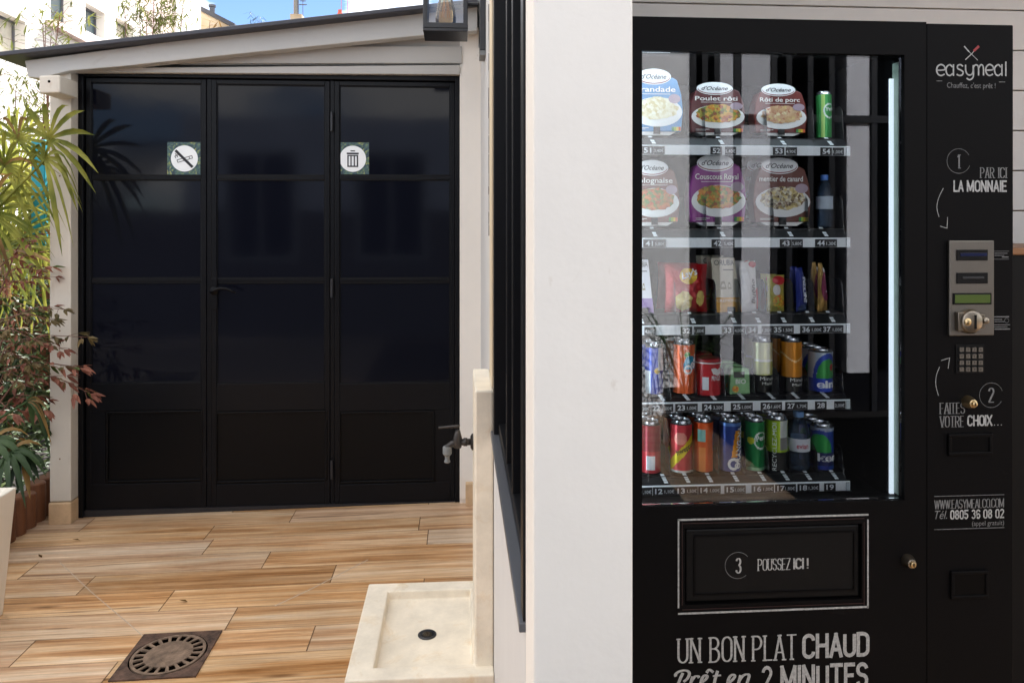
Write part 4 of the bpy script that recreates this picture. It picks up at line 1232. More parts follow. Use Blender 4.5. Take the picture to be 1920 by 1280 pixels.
for x in (-2.3, -0.8):
    wn = MB()
    for a, b, c_, d_ in ((x - .42, x - .36, .9, 2.2), (x + .36, x + .42, .9, 2.2), (x - .36, x + .36, .9, .96), (x - .36, x + .36, 2.14, 2.2), (x - .02, x + .02, .96, 2.14)):
        wn.box(a, b, YO + 0.001, YO + 0.03, c_, d_)
    wo2 = wn.build('window', P('grey_window', S(90, 98, 108), 0.5), opp)
    MB().box(x - .36, x + .36, YO + 0.002, YO + 0.008, .96, 2.14).build('pane', M['door_glass'], wo2)
tr_ = MB()
for sg_ in (-1, 1):
    for i in range(-14, 36):
        x0 = -5.4 + i * 0.075
        a, b = (x0, 0.9), (x0 + sg_ * 1.35, 2.25)
        pts = [(a[0] - .02, YO - .05 - .012 * sg_, a[1]), (a[0] + .02, YO - .05 - .012 * sg_, a[1]), (b[0] + .02, YO - .05 - .012 * sg_, b[1]), (b[0] - .02, YO - .05 - .012 * sg_, b[1])]
        if min(a[0], b[0]) > -5.3 and max(a[0], b[0]) < -3.22: tr_.prism(pts, (0, 0.01, 0))
tr_.box(-5.4, -3.21, YO - 0.06, YO - 0.03, 2.25, 2.3); tr_.box(-5.4, -3.21, YO - 0.06, YO - 0.03, 0, 0.9)
tag(tr_.build('trellis', M['door_panel']), 'dark wooden diagonal trellis mirrored in the left shed door', 'trellis')
dp_ = MB()
for x0, x1 in ((-5.4, 0), (0, RX(1160) - 0.02)):
    dp_.quad((x0, YO + 0.01, fz(x0) + 0.004), (x1, YO + 0.01, fz(x1) + 0.004), (x1, 0.85, fz(x1) + 0.004), (x0, 0.85, fz(x0) + 0.004))
struct(dp_.build('floor_shade_sheet', P('floor_shade_sheet', S(66, 62, 60), 0.8, var=(8, 0.2))))  # dark sheet that paints shade on the floor mirrored in the doors
tag(MB().box(RX(1302), 3.9, YO + 0.03, 0.75, 0.001, 0.012).build('added_dark_mat', P('black_mat', S(24, 23, 24), 0.95, spec=0.1, bump=(200, 0.5))), 'large black mat added behind the viewer to darken the floor mirrored in the machine glass', 'mat')  # unseen, made up to darken the floor reflected in the machine
rp_ = thing('potted_palm', 'small palm in a pot by the facing house, mirrored in the machine glass', 'palm', (RX(1245), YO + 0.5, 0))
MB().lathe([(0.10, 0), (0.14, 0.28), (0.13, 0.28), (0.12, 0.24)], (RX(1245), YO + 0.5, 0), 20).build('pot', M['black_steel'], rp_, smooth=40)
random.seed(9)
mb = MB()
for i in range(9):
    a = i * 0.7
    p0 = Vector((RX(1245), YO + 0.5, 0.25)); p1 = p0 + Vector((cos(a) * 0.30, sin(a) * 0.30, 0.42 + 0.12 * (i % 3)))
    mb.tube([p0, p0.lerp(p1, .5) + Vector((0, 0, .08)), p1], [0.006, 0.005, 0.003], 5)
    for s in [k / 14 for k in range(2, 15)]:
        q = p0.lerp(p1, s) + Vector((0, 0, .16 * s * (1 - s) * 2))
        d = (p1 - p0).normalized()
        for sd_ in (-1, 1):
            leaf(mb, q, d * 0.5 + Vector((-d.y, d.x, 0)).normalized() * sd_ + Vector((0, 0, -.4)), (0, 0, 1), 0.15, 0.012)
mb.build('fronds', M['palm_dark'], rp_)

# ================================================================== VENDING MACHINE
YM = 1.745
Q = lambda px, py, Y=YM: onY(px, py, Y)
MX0, MX1 = Q(1140, 600).x, Q(1902, 600).x
MS = Q(1738, 600).x
MZ = Q(1500, 37).z; MZ2 = Q(1820, 45).z
vm = thing('vending_machine', 'black glass fronted vending machine for hot meals, snacks and drinks, in the alcove', 'vending machine', ((MX0 + MX1) / 2, YM + 0.4, 0))
GX0, GX1 = Q(1204, 600).x, Q(1696, 600).x
GZ1, GZ0 = Q(1450, 99).z, Q(1450, 944).z
FX0, FX1 = Q(1284, 1060).x, Q(1616, 1060).x
FZ1, FZ0 = Q(1450, 986).z, Q(1450, 1128).z
dm = MB(); D1 = YM + 0.055
dm.box(MX0, GX0, YM, D1, 0.10, MZ); dm.box(GX1, MS - 0.0015, YM, D1, 0.10, MZ)
dm.box(GX0, GX1, YM, D1, GZ1, MZ)
dm.box(GX0, GX1, YM, D1, FZ1, GZ0); dm.box(GX0, GX1, YM, D1, 0.10, FZ0)
dm.box(GX0, FX0, YM, D1, FZ0, FZ1); dm.box(FX1, GX1, YM, D1, FZ0, FZ1)
door_o = dm.build('door', M['machine_black'], vm)
MB().box(MS + 0.0015, MX1, YM + 0.003, D1, 0.10, MZ2).build('control_column', M['machine_black'], vm, bevel=0.003)
cb = MB(); YI = YM + 0.62
IX1 = Q(1662, 600, YM + 0.06).x
cb.box(MX0 + 0.005, MX0 + 0.03, D1 + 0.002, YM + 0.84, 0.10, MZ - 0.01)
cb.box(IX1 + 0.03, MX1 - 0.004, D1 + 0.002, YM + 0.84, 0.10, MZ2 - 0.01)
cb.box(MX0 + 0.03, IX1 + 0.03, D1 + 0.002, YM + 0.84, GZ1 + 0.035, MZ - 0.012)
cb.box(MX0 + 0.03, IX1 + 0.03, D1 + 0.002, YM + 0.84, 0.10, GZ0 - 0.03)
cb.box(MX0 + 0.03, IX1 + 0.03, YI, YM + 0.84, GZ0 - 0.03, GZ1 + 0.035)
cb.build('cabinet', M['machine_dark'], vm)
ft = MB()
for x in (MX0 + 0.08, MX1 - 0.08):
    for yv in (YM + 0.12, YM + 0.75):
        f_ = MB(); f_.lathe([(0.03, 0), (0.03, 0.02), (0.012, 0.03), (0.012, 0.0995)], (x, yv, 0), 14); f_.build('foot', M['machine_dark'], vm, smooth=40)
MB().box(GX0 + 0.001, GX1 - 0.001, YM + 0.012, YM + 0.017, GZ0 + 0.001, GZ1 - 0.001).build('glass', M['double_glass'], door_o)
# door edge: light strips and glass edge bands
LZ1, LZ0 = Q(1674, 141).z, Q(1674, 939).z
lx0, lx1 = Q(1669, 600, YM + 0.044).x, Q(1680, 600, YM + 0.044).x
MB().box(lx0, lx1, YM + 0.044, YM + 0.05, LZ0, LZ1).build('light_strip', M['led_soft'], vm)
MB().box(MX0 + 0.034, MX0 + 0.040, YM + 0.058, YM + 0.085, LZ0, LZ1).build('light_strip', M['led'], vm)
MB().box(MX0 + 0.06, lx0 - 0.03, YM + 0.058, YM + 0.085, GZ1 + 0.012, GZ1 + 0.018).build('light_strip', M['led'], vm)  # unseen strip added along the top to brighten rails and products
ed = MB()
for a, b, mi in ((1682, 1686, 0), (1688, 1690.5, 0), (1692, 1695, 0)):
    ed.box(Q(a, 600, YM + 0.03).x, Q(b, 600, YM + 0.03).x, YM + 0.024, YM + 0.05, GZ0 + 0.004, GZ1 - 0.012)
ed.build('glass_edge', M['green_edge'], door_o)

# delivery flap
fl = MB(); fl.box(FX0 + 0.004, FX1 - 0.004, YM + 0.005, YM + 0.03, FZ0 + 0.004, FZ1 - 0.004)
flap = fl.build('delivery_flap', M['machine_dark'], vm, bevel=0.004)
fi = MB(); k = 0.004
x0, x1, z0, z1 = Q(1302, 1060).x, Q(1605, 1060).x, Q(1450, 1113).z, Q(1450, 1000).z
for b in ((x0, x1, z0, z0 + k), (x0, x1, z1 - k, z1), (x0, x0 + k, z0 + k, z1 - k), (x1 - k, x1, z0 + k, z1 - k)):
    fi.box(b[0], b[1], YM + 0.0025, YM + 0.0046, b[2], b[3])
fi.build('flap_ridge', M['machine_black'], flap)
fm = MB()
def rline(mb, px0, py0, px1, py1, y, t, m=0):
    a, b = Q(px0, py0), Q(px1, py1)
    if abs(px1 - px0) > abs(py1 - py0):
        zc_ = (a.z + b.z) / 2; mb.box(a.x, b.x, y - 0.0008, y, zc_ - t / 2, zc_ + t / 2, m)
    else:
        xc = (a.x + b.x) / 2; mb.box(xc - t / 2, xc + t / 2, y - 0.0008, y, b.z, a.z, m)
YS = YM - 0.0004
x0, x1 = 1271, 1628
rline(fm, x0, 969, x1, 969, YS, 0.0042); rline(fm, x0, 1143, x1, 1143, YS, 0.0042)
rline(fm, x0 + 1, 973, x0 + 1, 1139, YS, 0.0036); rline(fm, x1 - 1, 973, x1 - 1, 1139, YS, 0.0036)
fm.build('flap_border', M['print_silver'], vm)
fm = MB()
rline(fm, x0 + 8, 976, x1 - 8, 976, YS, 0.0014); rline(fm, x0 + 8, 1136, x1 - 8, 1136, YS, 0.0014); rline(fm, x0 + 8, 978, x0 + 8, 1134, YS, 0.0014); rline(fm, x1 - 8, 978, x1 - 8, 1134, YS, 0.0014)
fm.build('red_border', P('dark_red_print', S(46, 22, 21), 0.5), vm)

# lettering on the front
def PM(y):
    return lambda u, v, z=0.0: (u, y - z, v)
def fit(mb, s, px0, px1, pyt, pyb, y=YS, **kw):
    xm = (px0 + px1) / 2
    letters(mb, s, PM(y), Q(px0, 0).x, Q(px1, 0).x, Q(xm, pyb).z, Q(xm, pyt).z, **kw)
def pix(pts, ox, oy, sx):
    return [(Q(ox + a / sx, oy + b / sx).x, Q(ox + a / sx, oy + b / sx).z) for a, b in pts]
def smooth(pts, n=5):
    out = []
    P_ = [Vector(p) for p in pts]
    for i in range(len(P_) - 1):
        p0, p1, p2, p3 = P_[max(i - 1, 0)], P_[i], P_[i + 1], P_[min(i + 2, len(P_) - 1)]
        for k in range(n):
            t = k / n
            out.append(tuple(0.5 * ((2 * p1) + (p2 - p0) * t + (2 * p0 - 5 * p1 + 4 * p2 - p3) * t * t + (3 * p1 - p0 - 3 * p2 + p3) * t ** 3)))
    out.append(tuple(P_[-1]))
    return out
def circ(mb, px, py, r, wd, y=YS, a0=0, a1=360):
    c = Q(px, py); rr = Q(px + r, py).x - c.x
    stroke(mb, [(c.x + rr * cos(radians(a0 + (a1 - a0) * i / 40)), c.z + rr * sin(radians(a0 + (a1 - a0) * i / 40))) for i in range(41)], lambda t: wd, PM(y))
sl_ = MB()
fit(sl_, 'UN', 1270, 1314, 1195, 1242, thick=0.105, thin=0.055, serif=True)
fit(sl_, 'BON', 1330, 1396, 1192, 1240, thick=0.105, thin=0.055, serif=True)
fit(sl_, 'PLAT', 1410, 1494, 1189, 1237, thick=0.105, thin=0.055, serif=True)
sl_.build('slogan_lettering', M['print_silver'], vm)
sl_ = MB(); fit(sl_, 'CHAUD', 1504, 1630, 1185, 1232, thick=0.15); sl_.build('slogan_lettering', M['print_silver'], vm)
sl_ = MB(); fit(sl_, '2', 1428, 1448, 1247, 1297, thick=0.14); fit(sl_, 'MINUTES', 1463, 1628, 1243, 1292, thick=0.15, gap=0.2); sl_.build('slogan_lettering', M['print_silver'], vm)
scr = MB()
wdt = 0.0075
for i, ln in enumerate(([(335, 412), (332, 398), (350, 380), (385, 368), (420, 372), (432, 392), (418, 425), (390, 450)], [(385, 385), (365, 430), (345, 480)], [(455, 410), (438, 475)], [(450, 440), (470, 412), (492, 408), (502, 420)],
           [(525, 450), (550, 430), (560, 410), (545, 402), (525, 420), (515, 460), (530, 490), (555, 485)], [(555, 385), (576, 362), (605, 382)], [(635, 370), (615, 440), (610, 480)], [(600, 408), (660, 402)],
           [(720, 455), (750, 425), (758, 405), (740, 398), (718, 420), (708, 460), (722, 488)], [(800, 400), (780, 480)], [(790, 445), (815, 408), (845, 395), (862, 405), (850, 450), (843, 485)])):
    stroke(scr, smooth(pix(ln, 1180, 1160, 3.84)), lambda t: wdt * (0.55 + 0.45 * abs(t.y)), PM(YS), 0, 0.00012 * (i % 5))
scr.build('script_lettering', M['print_silver'], vm)
m3 = MB(); circ(m3, 1385, 1061, 24, 0.0012, YM + 0.0048, 40, 310); m3.build('number_ring', M['print_grey'], flap)
m3 = MB(); fit(m3, '3', 1380, 1392, 1047, 1076, YM + 0.0046, thick=0.16, thin=0.06, serif=True); m3.build('number', M['print_silver'], flap)
m3 = MB(); fit(m3, 'POUSSEZ', 1422, 1484, 1048, 1070, YM + 0.0046, thick=0.13, thin=0.045, serif=True, gap=0.14); fit(m3, 'ICI', 1489, 1509, 1047, 1068, YM + 0.0046, thick=0.16); fit(m3, '!', 1514, 1518, 1047, 1068, YM + 0.0046, thick=0.16); m3.build('flap_lettering', M['print_silver'], flap)
# control column prints
YS2 = YM + 0.0026
lg = MB()
wd = 0.0036
kk = 0
def zz(pts, wd_, cl_=False):
    global kk
    kk += 1
    stroke(lg, smooth(pix(pts, 1720, 0, 3.05), 4) if cl_ else pix(pts, 1720, 0, 3.05), lambda t: wd_, PM(YS2), 0, 0.00012 * (kk % 5))
zz([(118, 402), (160, 398), (157, 378), (138, 369), (120, 380), (114, 402), (122, 424), (140, 432), (160, 424)], wd, True)
zz([(205, 385), (190, 370), (172, 382), (168, 402), (174, 424), (190, 432), (206, 420)], wd, True); zz([(210, 368), (210, 434)], wd)
zz([(264, 380), (250, 370), (234, 376), (234, 392), (250, 400), (265, 412), (260, 428), (244, 432), (228, 425)], wd, True)
zz([(280, 370), (281, 405), (292, 426), (310, 428), (322, 412), (324, 372)], wd, True); zz([(324, 372), (325, 430), (316, 450), (300, 456), (286, 446)], wd, True)
zz([(324, 385), (336, 371), (350, 376), (354, 395), (354, 432)], wd, True); zz([(354, 390), (366, 371), (378, 376), (382, 395), (382, 432)], wd, True)
zz([(396, 402), (436, 398), (434, 378), (416, 369), (400, 380), (394, 402), (402, 424), (418, 432), (436, 424)], wd, True)
zz([(482, 385), (468, 370), (450, 382), (446, 402), (452, 424), (468, 432), (484, 420)], wd, True); zz([(488, 368), (488, 434)], wd)
zz([(510, 352), (510, 436)], wd)
zz([(112, 463), (146, 463)], 0.0008); zz([(470, 469), (506, 469)], 0.0008)
zz([(272, 264), (300, 296)], 0.003); zz([(300, 296), (350, 345)], 0.0016); zz([(278, 342), (318, 305)], 0.0025)
zz([(318, 305), (330, 288)], 0.0016)
lg.build('logo', M['print_silver'], vm)
lg = MB(); zz([(326, 292), (356, 264)], 0.006); lg.build('logo_accent', M['print_red'], vm)
def txt(name, s, px0, px1, pyt, pyb, mat, weight=0.0, y=YS2, parent=None, shear=0):
    b = MB(); xm = (px0 + px1) / 2
    put(b, s, flat(y), Q(px0, 0).x, Q(xm, pyb).z, Q(xm, pyt).z - Q(xm, pyb).z, Q(px1, 0).x - Q(px0, 0).x, 0, weight, shear)
    return b.build(name, mat, parent or vm)
txt('tagline', "Chauffez, c'est prêt !", 1777, 1868, 155, 165, M['print_grey'])
b = MB(); circ(b, 1799, 302, 22, 0.0010, YS2, 30, 340); fit(b, '1', 1796, 1801, 290, 316, YS2, thick=0.16, thin=0.05, serif=True); b.build('step_number', M['print_grey'], vm)
b = MB(); fit(b, 'PAR', 1839, 1866, 314, 334, YS2, thick=0.13, thin=0.045, serif=True); fit(b, 'ICI', 1873, 1889, 314, 334, YS2, thick=0.13, thin=0.045, serif=True); b.build('step_lettering', M['print_grey'], vm)
b = MB(); fit(b, 'LA', 1789, 1808, 338, 360, YS2, thick=0.16); fit(b, 'MONNAIE', 1814, 1889, 338, 360, YS2, thick=0.16, gap=0.2); b.build('step_lettering', M['print_silver'], vm)
for lns in (([(1770, 353), (1761, 372), (1758, 390), (1762, 407)], [(1778, 407), (1777, 428), (1764, 424)]), ([(1761, 742), (1756, 722), (1757, 704), (1763, 688)], [(1766, 676), (1782, 671), (1779, 691)])):
    b = MB()
    for ln in lns:
        stroke(b, smooth(pix(ln, 0, 0, 1)) if len(ln) > 3 else pix(ln, 0, 0, 1), lambda t: 0.0014, PM(YS2))
    b.build('arrow', M['print_silver'], vm)
b = MB(); circ(b, 1860, 741, 22, 0.0010, YS2, 20, 330); fit(b, '2', 1854, 1866, 727, 755, YS2, thick=0.15, thin=0.06, serif=True); b.build('step_number', M['print_grey'], vm)
b = MB(); fit(b, 'FAITES', 1763, 1811, 755, 776, YS2, thick=0.13, thin=0.045, serif=True, gap=0.14); fit(b, 'VOTRE', 1763, 1809, 780, 801, YS2, thick=0.13, thin=0.045, serif=True, gap=0.14); b.build('step_lettering', M['print_grey'], vm)
b = MB(); fit(b, 'CHOIX', 1815, 1862, 778, 799, YS2, thick=0.16); fit(b, '...', 1865, 1880, 778, 799, YS2, thick=0.12, gap=0.4); b.build('step_lettering', M['print_silver'], vm)
b = MB(); rline(b, 1753, 929, 1884, 929, YS2, 0.0012); rline(b, 1753, 991, 1884, 991, YS2, 0.0012); b.build('rule_line', M['print_grey'], vm)
b = MB(); fit(b, 'WWW.EASYMEALCO.COM', 1753, 1884, 936, 953, YS2, thick=0.13, thin=0.05, serif=False, gap=0.12); b.build('contact_lettering', M['print_grey'], vm)
b = MB(); fit(b, '0805 36 08 02', 1783, 1884, 955, 973, YS2, thick=0.16, gap=0.2); b.build('contact_lettering', M['print_silver'], vm)
txt('contact_lettering', 'Tél.', 1754, 1777, 957, 973, M['print_grey'], 0.0, YS2, None, 0.3)
txt('contact_lettering', '(appel gratuit)', 1824, 1884, 976, 985, M['print_grey'])

# payment panel
pp0, pp1 = Q(1777, 451), Q(1861, 628)
pay = MB(); pay.box(pp0.x, pp1.x, YM - 0.006, YM + 0.0025, pp1.z, pp0.z)
pay = pay.build('payment_panel', M['steel'], vm, bevel=0.002)
def sub(name, px0, px1, py0, py1, y0, y1, mat, parent=pay, bev=0.001):
    a, b = Q(px0, py0), Q(px1, py1)
    return MB().box(a.x, b.x, y0, y1, b.z, a.z).build(name, mat, parent, bevel=bev)
YQ = YM - 0.006
sub('note_slot', 1790, 1848, 468, 488, YQ - 0.0025, YQ - 0.0002, M['machine_dark'])
sub('slot_window', 1796, 1846, 474, 480, YQ - 0.0035, YQ - 0.0027, P('blue_window', S(28, 34, 66), 0.2))
sub('card_slot', 1790, 1848, 511, 531, YQ - 0.0025, YQ - 0.0002, M['machine_dark'])
sub('card_lip', 1800, 1840, 518, 522, YQ - 0.0045, YQ - 0.0027, M['seal'])
sub('display_bezel', 1783, 1855, 549, 570, YQ - 0.0025, YQ - 0.0002, M['machine_dark'])
sub('display', 1786, 1852, 552, 567, YQ - 0.0034, YQ - 0.0027, M['lcd'])
# coin entry
c0 = Q(1812, 601)
ce = MB()
ce.lathe([(0.030, 0.0), (0.030, -0.010), (0.026, -0.016), (0.021, -0.018)], (c0.x, YQ, c0.z), 30, 0, 'y')
ce.box(c0.x - 0.034, c0.x - 0.004, YQ - 0.012, YQ - 0.0003, c0.z - 0.023, c0.z + 0.023)
ce.box(c0.x, c0.x + 0.036, YQ - 0.011, YQ - 0.0003, c0.z - 0.017, c0.z + 0.017)
ceo = ce.build('coin_entry', M['chrome'], pay, smooth=30, bevel=0.0015)
MB().box(c0.x + 0.004, c0.x + 0.0085, YQ - 0.0195, YQ - 0.017, c0.z - 0.017, c0.z + 0.017).build('coin_slot', M['machine_dark'], ceo)
MB().lathe([(0.009, -0.012), (0.009, -0.02), (0.005, -0.022)], (c0.x - 0.014, YQ, c0.z), 16, 0, 'y').build('return_knob', M['brass'], ceo, smooth=40)
MB().lathe([(0.008, -0.010), (0.0075, -0.016), (0.004, -0.018)], (c0.x + 0.036, YQ, c0.z + 0.002), 16, 0, 'y').build('screw', M['chrome'], ceo, smooth=40)
# small sticker notes beside the panel
b = MB(); rline(b, 1865, 471, 1893, 471, YS2, 0.0008); rline(b, 1865, 486, 1893, 486, YS2, 0.0008); b.build('sticker_line', M['print_grey'], vm)
b = MB()
for (x0, x1, yv, t_) in ((1866, 1890, 475, .0014), (1866, 1884, 479, .0014), (1880, 1892, 482, .0026), (1865, 1893, 594, .0024), (1865, 1880, 599, .0016), (1866, 1884, 603, .0016), (1865, 1895, 609, .0016), (1865, 1890, 613, .0016), (1866, 1895, 617, .0024)):
    rline(b, x0, yv, x1, yv, YS2, t_)
b.build('sticker_print', M['print_grey'], vm)
circ_ = MB(); circ(circ_, 1889, 601, 4, 0.0008, YS2); circ_.build('sticker_print', M['print_grey'], vm)
# keypad 4 x 4
kp = MB(); a, b = Q(1793, 646), Q(1846, 699)
kp.box(a.x, b.x, YM + 0.001, YM + 0.0027, b.z, a.z)
kpo = kp.build('keypad', M['machine_dark'], vm)
keys = '123A456B789C*0#D'
for r_ in range(4):
    for c_ in range(4):
        q = Q(1802 + c_ * 11.8, 655 + r_ * 12.3)
        ky = MB(); ky.box(q.x - 0.0056, q.x + 0.0056, YM - 0.003, YM + 0.0008, q.z - 0.0052, q.z + 0.0052)
        put(ky, keys[r_ * 4 + c_], flat(YM - 0.0032), q.x, q.z - 0.002, 0.0045, None, 1, 0.0, 0, 'c')
        ky.build('key', [M['steel'], M['machine_dark']], kpo)
def lock(px, py, r, mat, parent=vm):
    c = Q(px, py)
    o = MB().lathe([(r * 1.25, 0.0028), (r * 1.2, -0.004), (r, -0.012), (r * 0.78, -0.02), (r * 0.6, -0.021)], (c.x, YM, c.z), 24, 0, 'y').build('lock', mat, parent, smooth=40)
    MB().lathe([(r * 0.52, -0.0205), (r * 0.5, -0.026), (r * 0.3, -0.027)], (c.x, YM, c.z), 16, 0, 'y').build('lock_barrel', M['brass'], o, smooth=40)
    MB().box(c.x - 0.0008, c.x + 0.0008, YM - 0.0285, YM - 0.0265, c.z - r * 0.3, c.z + r * 0.3).build('keyhole', M['machine_dark'], o)
lock(1815, 753, 0.0125, M['brass']); lock(1701, 1050, 0.0135, M['chrome'])
# coin return and small hatch
for (p0_, p1_, p2_, p3_) in ((1777, 1860, 813, 852), (1782, 1853, 1070, 1120)):
    a, b = Q(p0_, p2_), Q(p1_, p3_)
    hb = MB(); t_ = 0.009
    hb.box(a.x, b.x, YM - 0.004, YM + 0.0026, a.z - t_, a.z); hb.box(a.x, b.x, YM - 0.004, YM + 0.0026, b.z, b.z + t_)
    hb.box(a.x, a.x + t_, YM - 0.004, YM + 0.0026, b.z + t_, a.z - t_); hb.box(b.x - t_, b.x, YM - 0.004, YM + 0.0026, b.z + t_, a.z - t_)
    ho = hb.build('coin_return', M['machine_black'], vm, bevel=0.002)
    MB().box(a.x + t_, b.x - t_, YM - 0.001, YM + 0.0024, b.z + t_, a.z - t_).build('return_flap', P('smoked_flap', S(6, 6, 7), 0.4, spec=0.1), ho)

# ---- shelves
YRL = YM + 0.095                     # face of the price rails
YIT = YM + 0.150                     # axis of the front products
IXL, IXR = MX0 + 0.05, Q(1594, 600, YRL).x
R5 = [('51', 1214, '3,40€', 1235), ('52', 1343, '5,40€', 1369), ('53', 1460, '4,90€', 1483), ('54', 1549, '1,00€', 1571)]
R4 = [('41', 1217, '5,80€', 1237), ('42', 1345, '5,40€', 1366), ('43', 1473, '5,80€', 1494), ('44', 1539, '1,30€', 1558)]
R3 = [('31', 1190, '4,00€', 1218), ('32', 1287, '1,00€', 1311), ('33', 1364, '4,00€', 1386), ('34', 1410, '1,00€', 1438), ('35', 1458, '1,50€', 1477), ('36', 1511, '1,00€', 1531), ('37', 1550, '1,00€', 1570)]
R2 = [('21', 1178, '1,30€', 1209), ('22', 1230, '1,00€', 1251), ('23', 1277, '1,00€', 1297), ('24', 1327, '3,20€', 1346), ('25', 1381, '1,00€', 1400), ('26', 1437, '1,60€', 1455), ('27', 1483, '1,70€', 1503), ('28', 1539, '2,00€', 1574)]
R1 = [('11', 1178, '1,10€', 1212), ('12', 1235, '1,10€', 1255), ('13', 1277, '1,50€', 1297), ('14', 1320, '1,00€', 1340), ('15', 1369, '1,00€', 1387), ('16', 1420, '1,00€', 1440), ('17', 1464, '1,80€', 1481), ('18', 1506, '1,30€', 1525), ('19', 1556, '', 1560)]
SHELF = {}
white = ink('e8ecee')
for key, row, pyr, pyb in ((5, R5, 283.5, 259), (4, R4, 456, 428), (3, R3, 618, 586), (2, R2, 761, 739), (1, R1, 915, 886)):
    zr = Q(1450, pyr, YRL).z; zb = Q(1450, pyb, YIT - 0.028).z
    hr = 0.0105
    s_ = MB()
    s_.box(IXL, IXR - 0.004, YRL + 0.022, YI - 0.01, zb - 0.006, zb - 0.001)
    s_.prism([(IXL, YRL + 0.004, zr + hr), (IXL, YRL + 0.004, zr - hr), (IXL, YRL + 0.024, zb - 0.012), (IXL, YRL + 0.024, zb - 0.0015)], (IXR - 0.004 - IXL, 0, 0))
    sh = s_.build('shelf', M['shelf_black'], vm)
    r_ = MB(); r_.box(IXL, IXR, YRL, YRL + 0.0035, zr - hr, zr + hr)
    r_.tube([(IXL, YRL + 0.002, zr + hr + 0.001), (IXR, YRL + 0.002, zr + hr + 0.001)], 0.0022, 8)
    ro = r_.build('price_rail', M['rail_white'], sh)
    MB().box(IXR - 0.012, IXR + 0.001, YRL - 0.004, YRL - 0.0004, zr - hr - 0.002, zr + hr + 0.001).build('rail_end', M['plastic'], sh, bevel=0.002)
    for i, (num, xn, price, xp) in enumerate(row):
        t_ = MB()
        x0, x1 = Q(xn - 11, 0, YRL).x, Q(xn + 10.5, 0, YRL).x
        t_.box(max(x0, IXL), x1, YRL - 0.0012, YRL - 0.0003, zr - hr + 0.0005, zr + hr - 0.0005)
        put(t_, num, flat(YRL - 0.0014), Q(xn - 7, 0, YRL).x, zr - 0.0062, 0.0125, Q(xn + 7, 0, YRL).x - Q(xn - 7, 0, YRL).x, 1, 0.022)
        if price:
            xa = Q(max(xp - 10, xn + 10.4), 0, YRL).x
            t_.box(xa, Q(xp + 11, 0, YRL).x, YRL - 0.0012, YRL - 0.0003, zr - hr + 0.0005, zr + hr - 0.0005)
            put(t_, price, flat(YRL - 0.0014), Q(xp - 9, 0, YRL).x, zr - 0.005, 0.008, Q(xp + 9, 0, YRL).x - Q(xp - 9, 0, YRL).x, 1, 0.0)
        t_.build('price_tag', [M['tag_black'], white], sh)
        # white ribbed tongue at the foot of each channel
        xt = Q(xn + (14 if key < 4 else 12), 0, YRL).x
        tg = MB()
        n_ = 4
        for q in range(n_):
            s0, s1 = q / n_, (q + 0.86) / n_
            za, zc_ = zb + 0.003 + (zr + hr + 0.003 - zb) * s0, zb + 0.003 + (zr + hr + 0.003 - zb) * s1
            y_a, y_b = YRL + 0.030 - 0.024 * s0, YRL + 0.030 - 0.024 * s1
            off = 0.006 * s0 - 0.003; of2 = 0.006 * s1 - 0.003
            tg.add([(xt - 0.005 + off, y_a, za), (xt + 0.005 + off, y_a, za), (xt + 0.005 + of2, y_b, zc_), (xt - 0.005 + of2, y_b, zc_)], [(0, 1, 2, 3)])
        tg.build('channel_tongue', M['rail_white'], sh)
        # clear divider on the right of the channel
        xd = Q(row[i + 1][1] - 17 if i + 1 < len(row) else 1588, 0, YRL).x
        hd_ = 0.085 if key >= 3 else 0.065
        dv = MB(); dv.prism([(xd, YRL + 0.012, zr + hr), (xd, YI - 0.05, zr + hr), (xd, YI - 0.05, zb + hd_), (xd, YRL + 0.040, zb + hd_), (xd, YRL + 0.026, zb + hd_ - 0.012), (xd, YRL + 0.020, zb + 0.012)], (0.0022, 0, 0))
        dv.build('divider', M['plastic'], sh)
    SHELF[key] = (zb, zr)

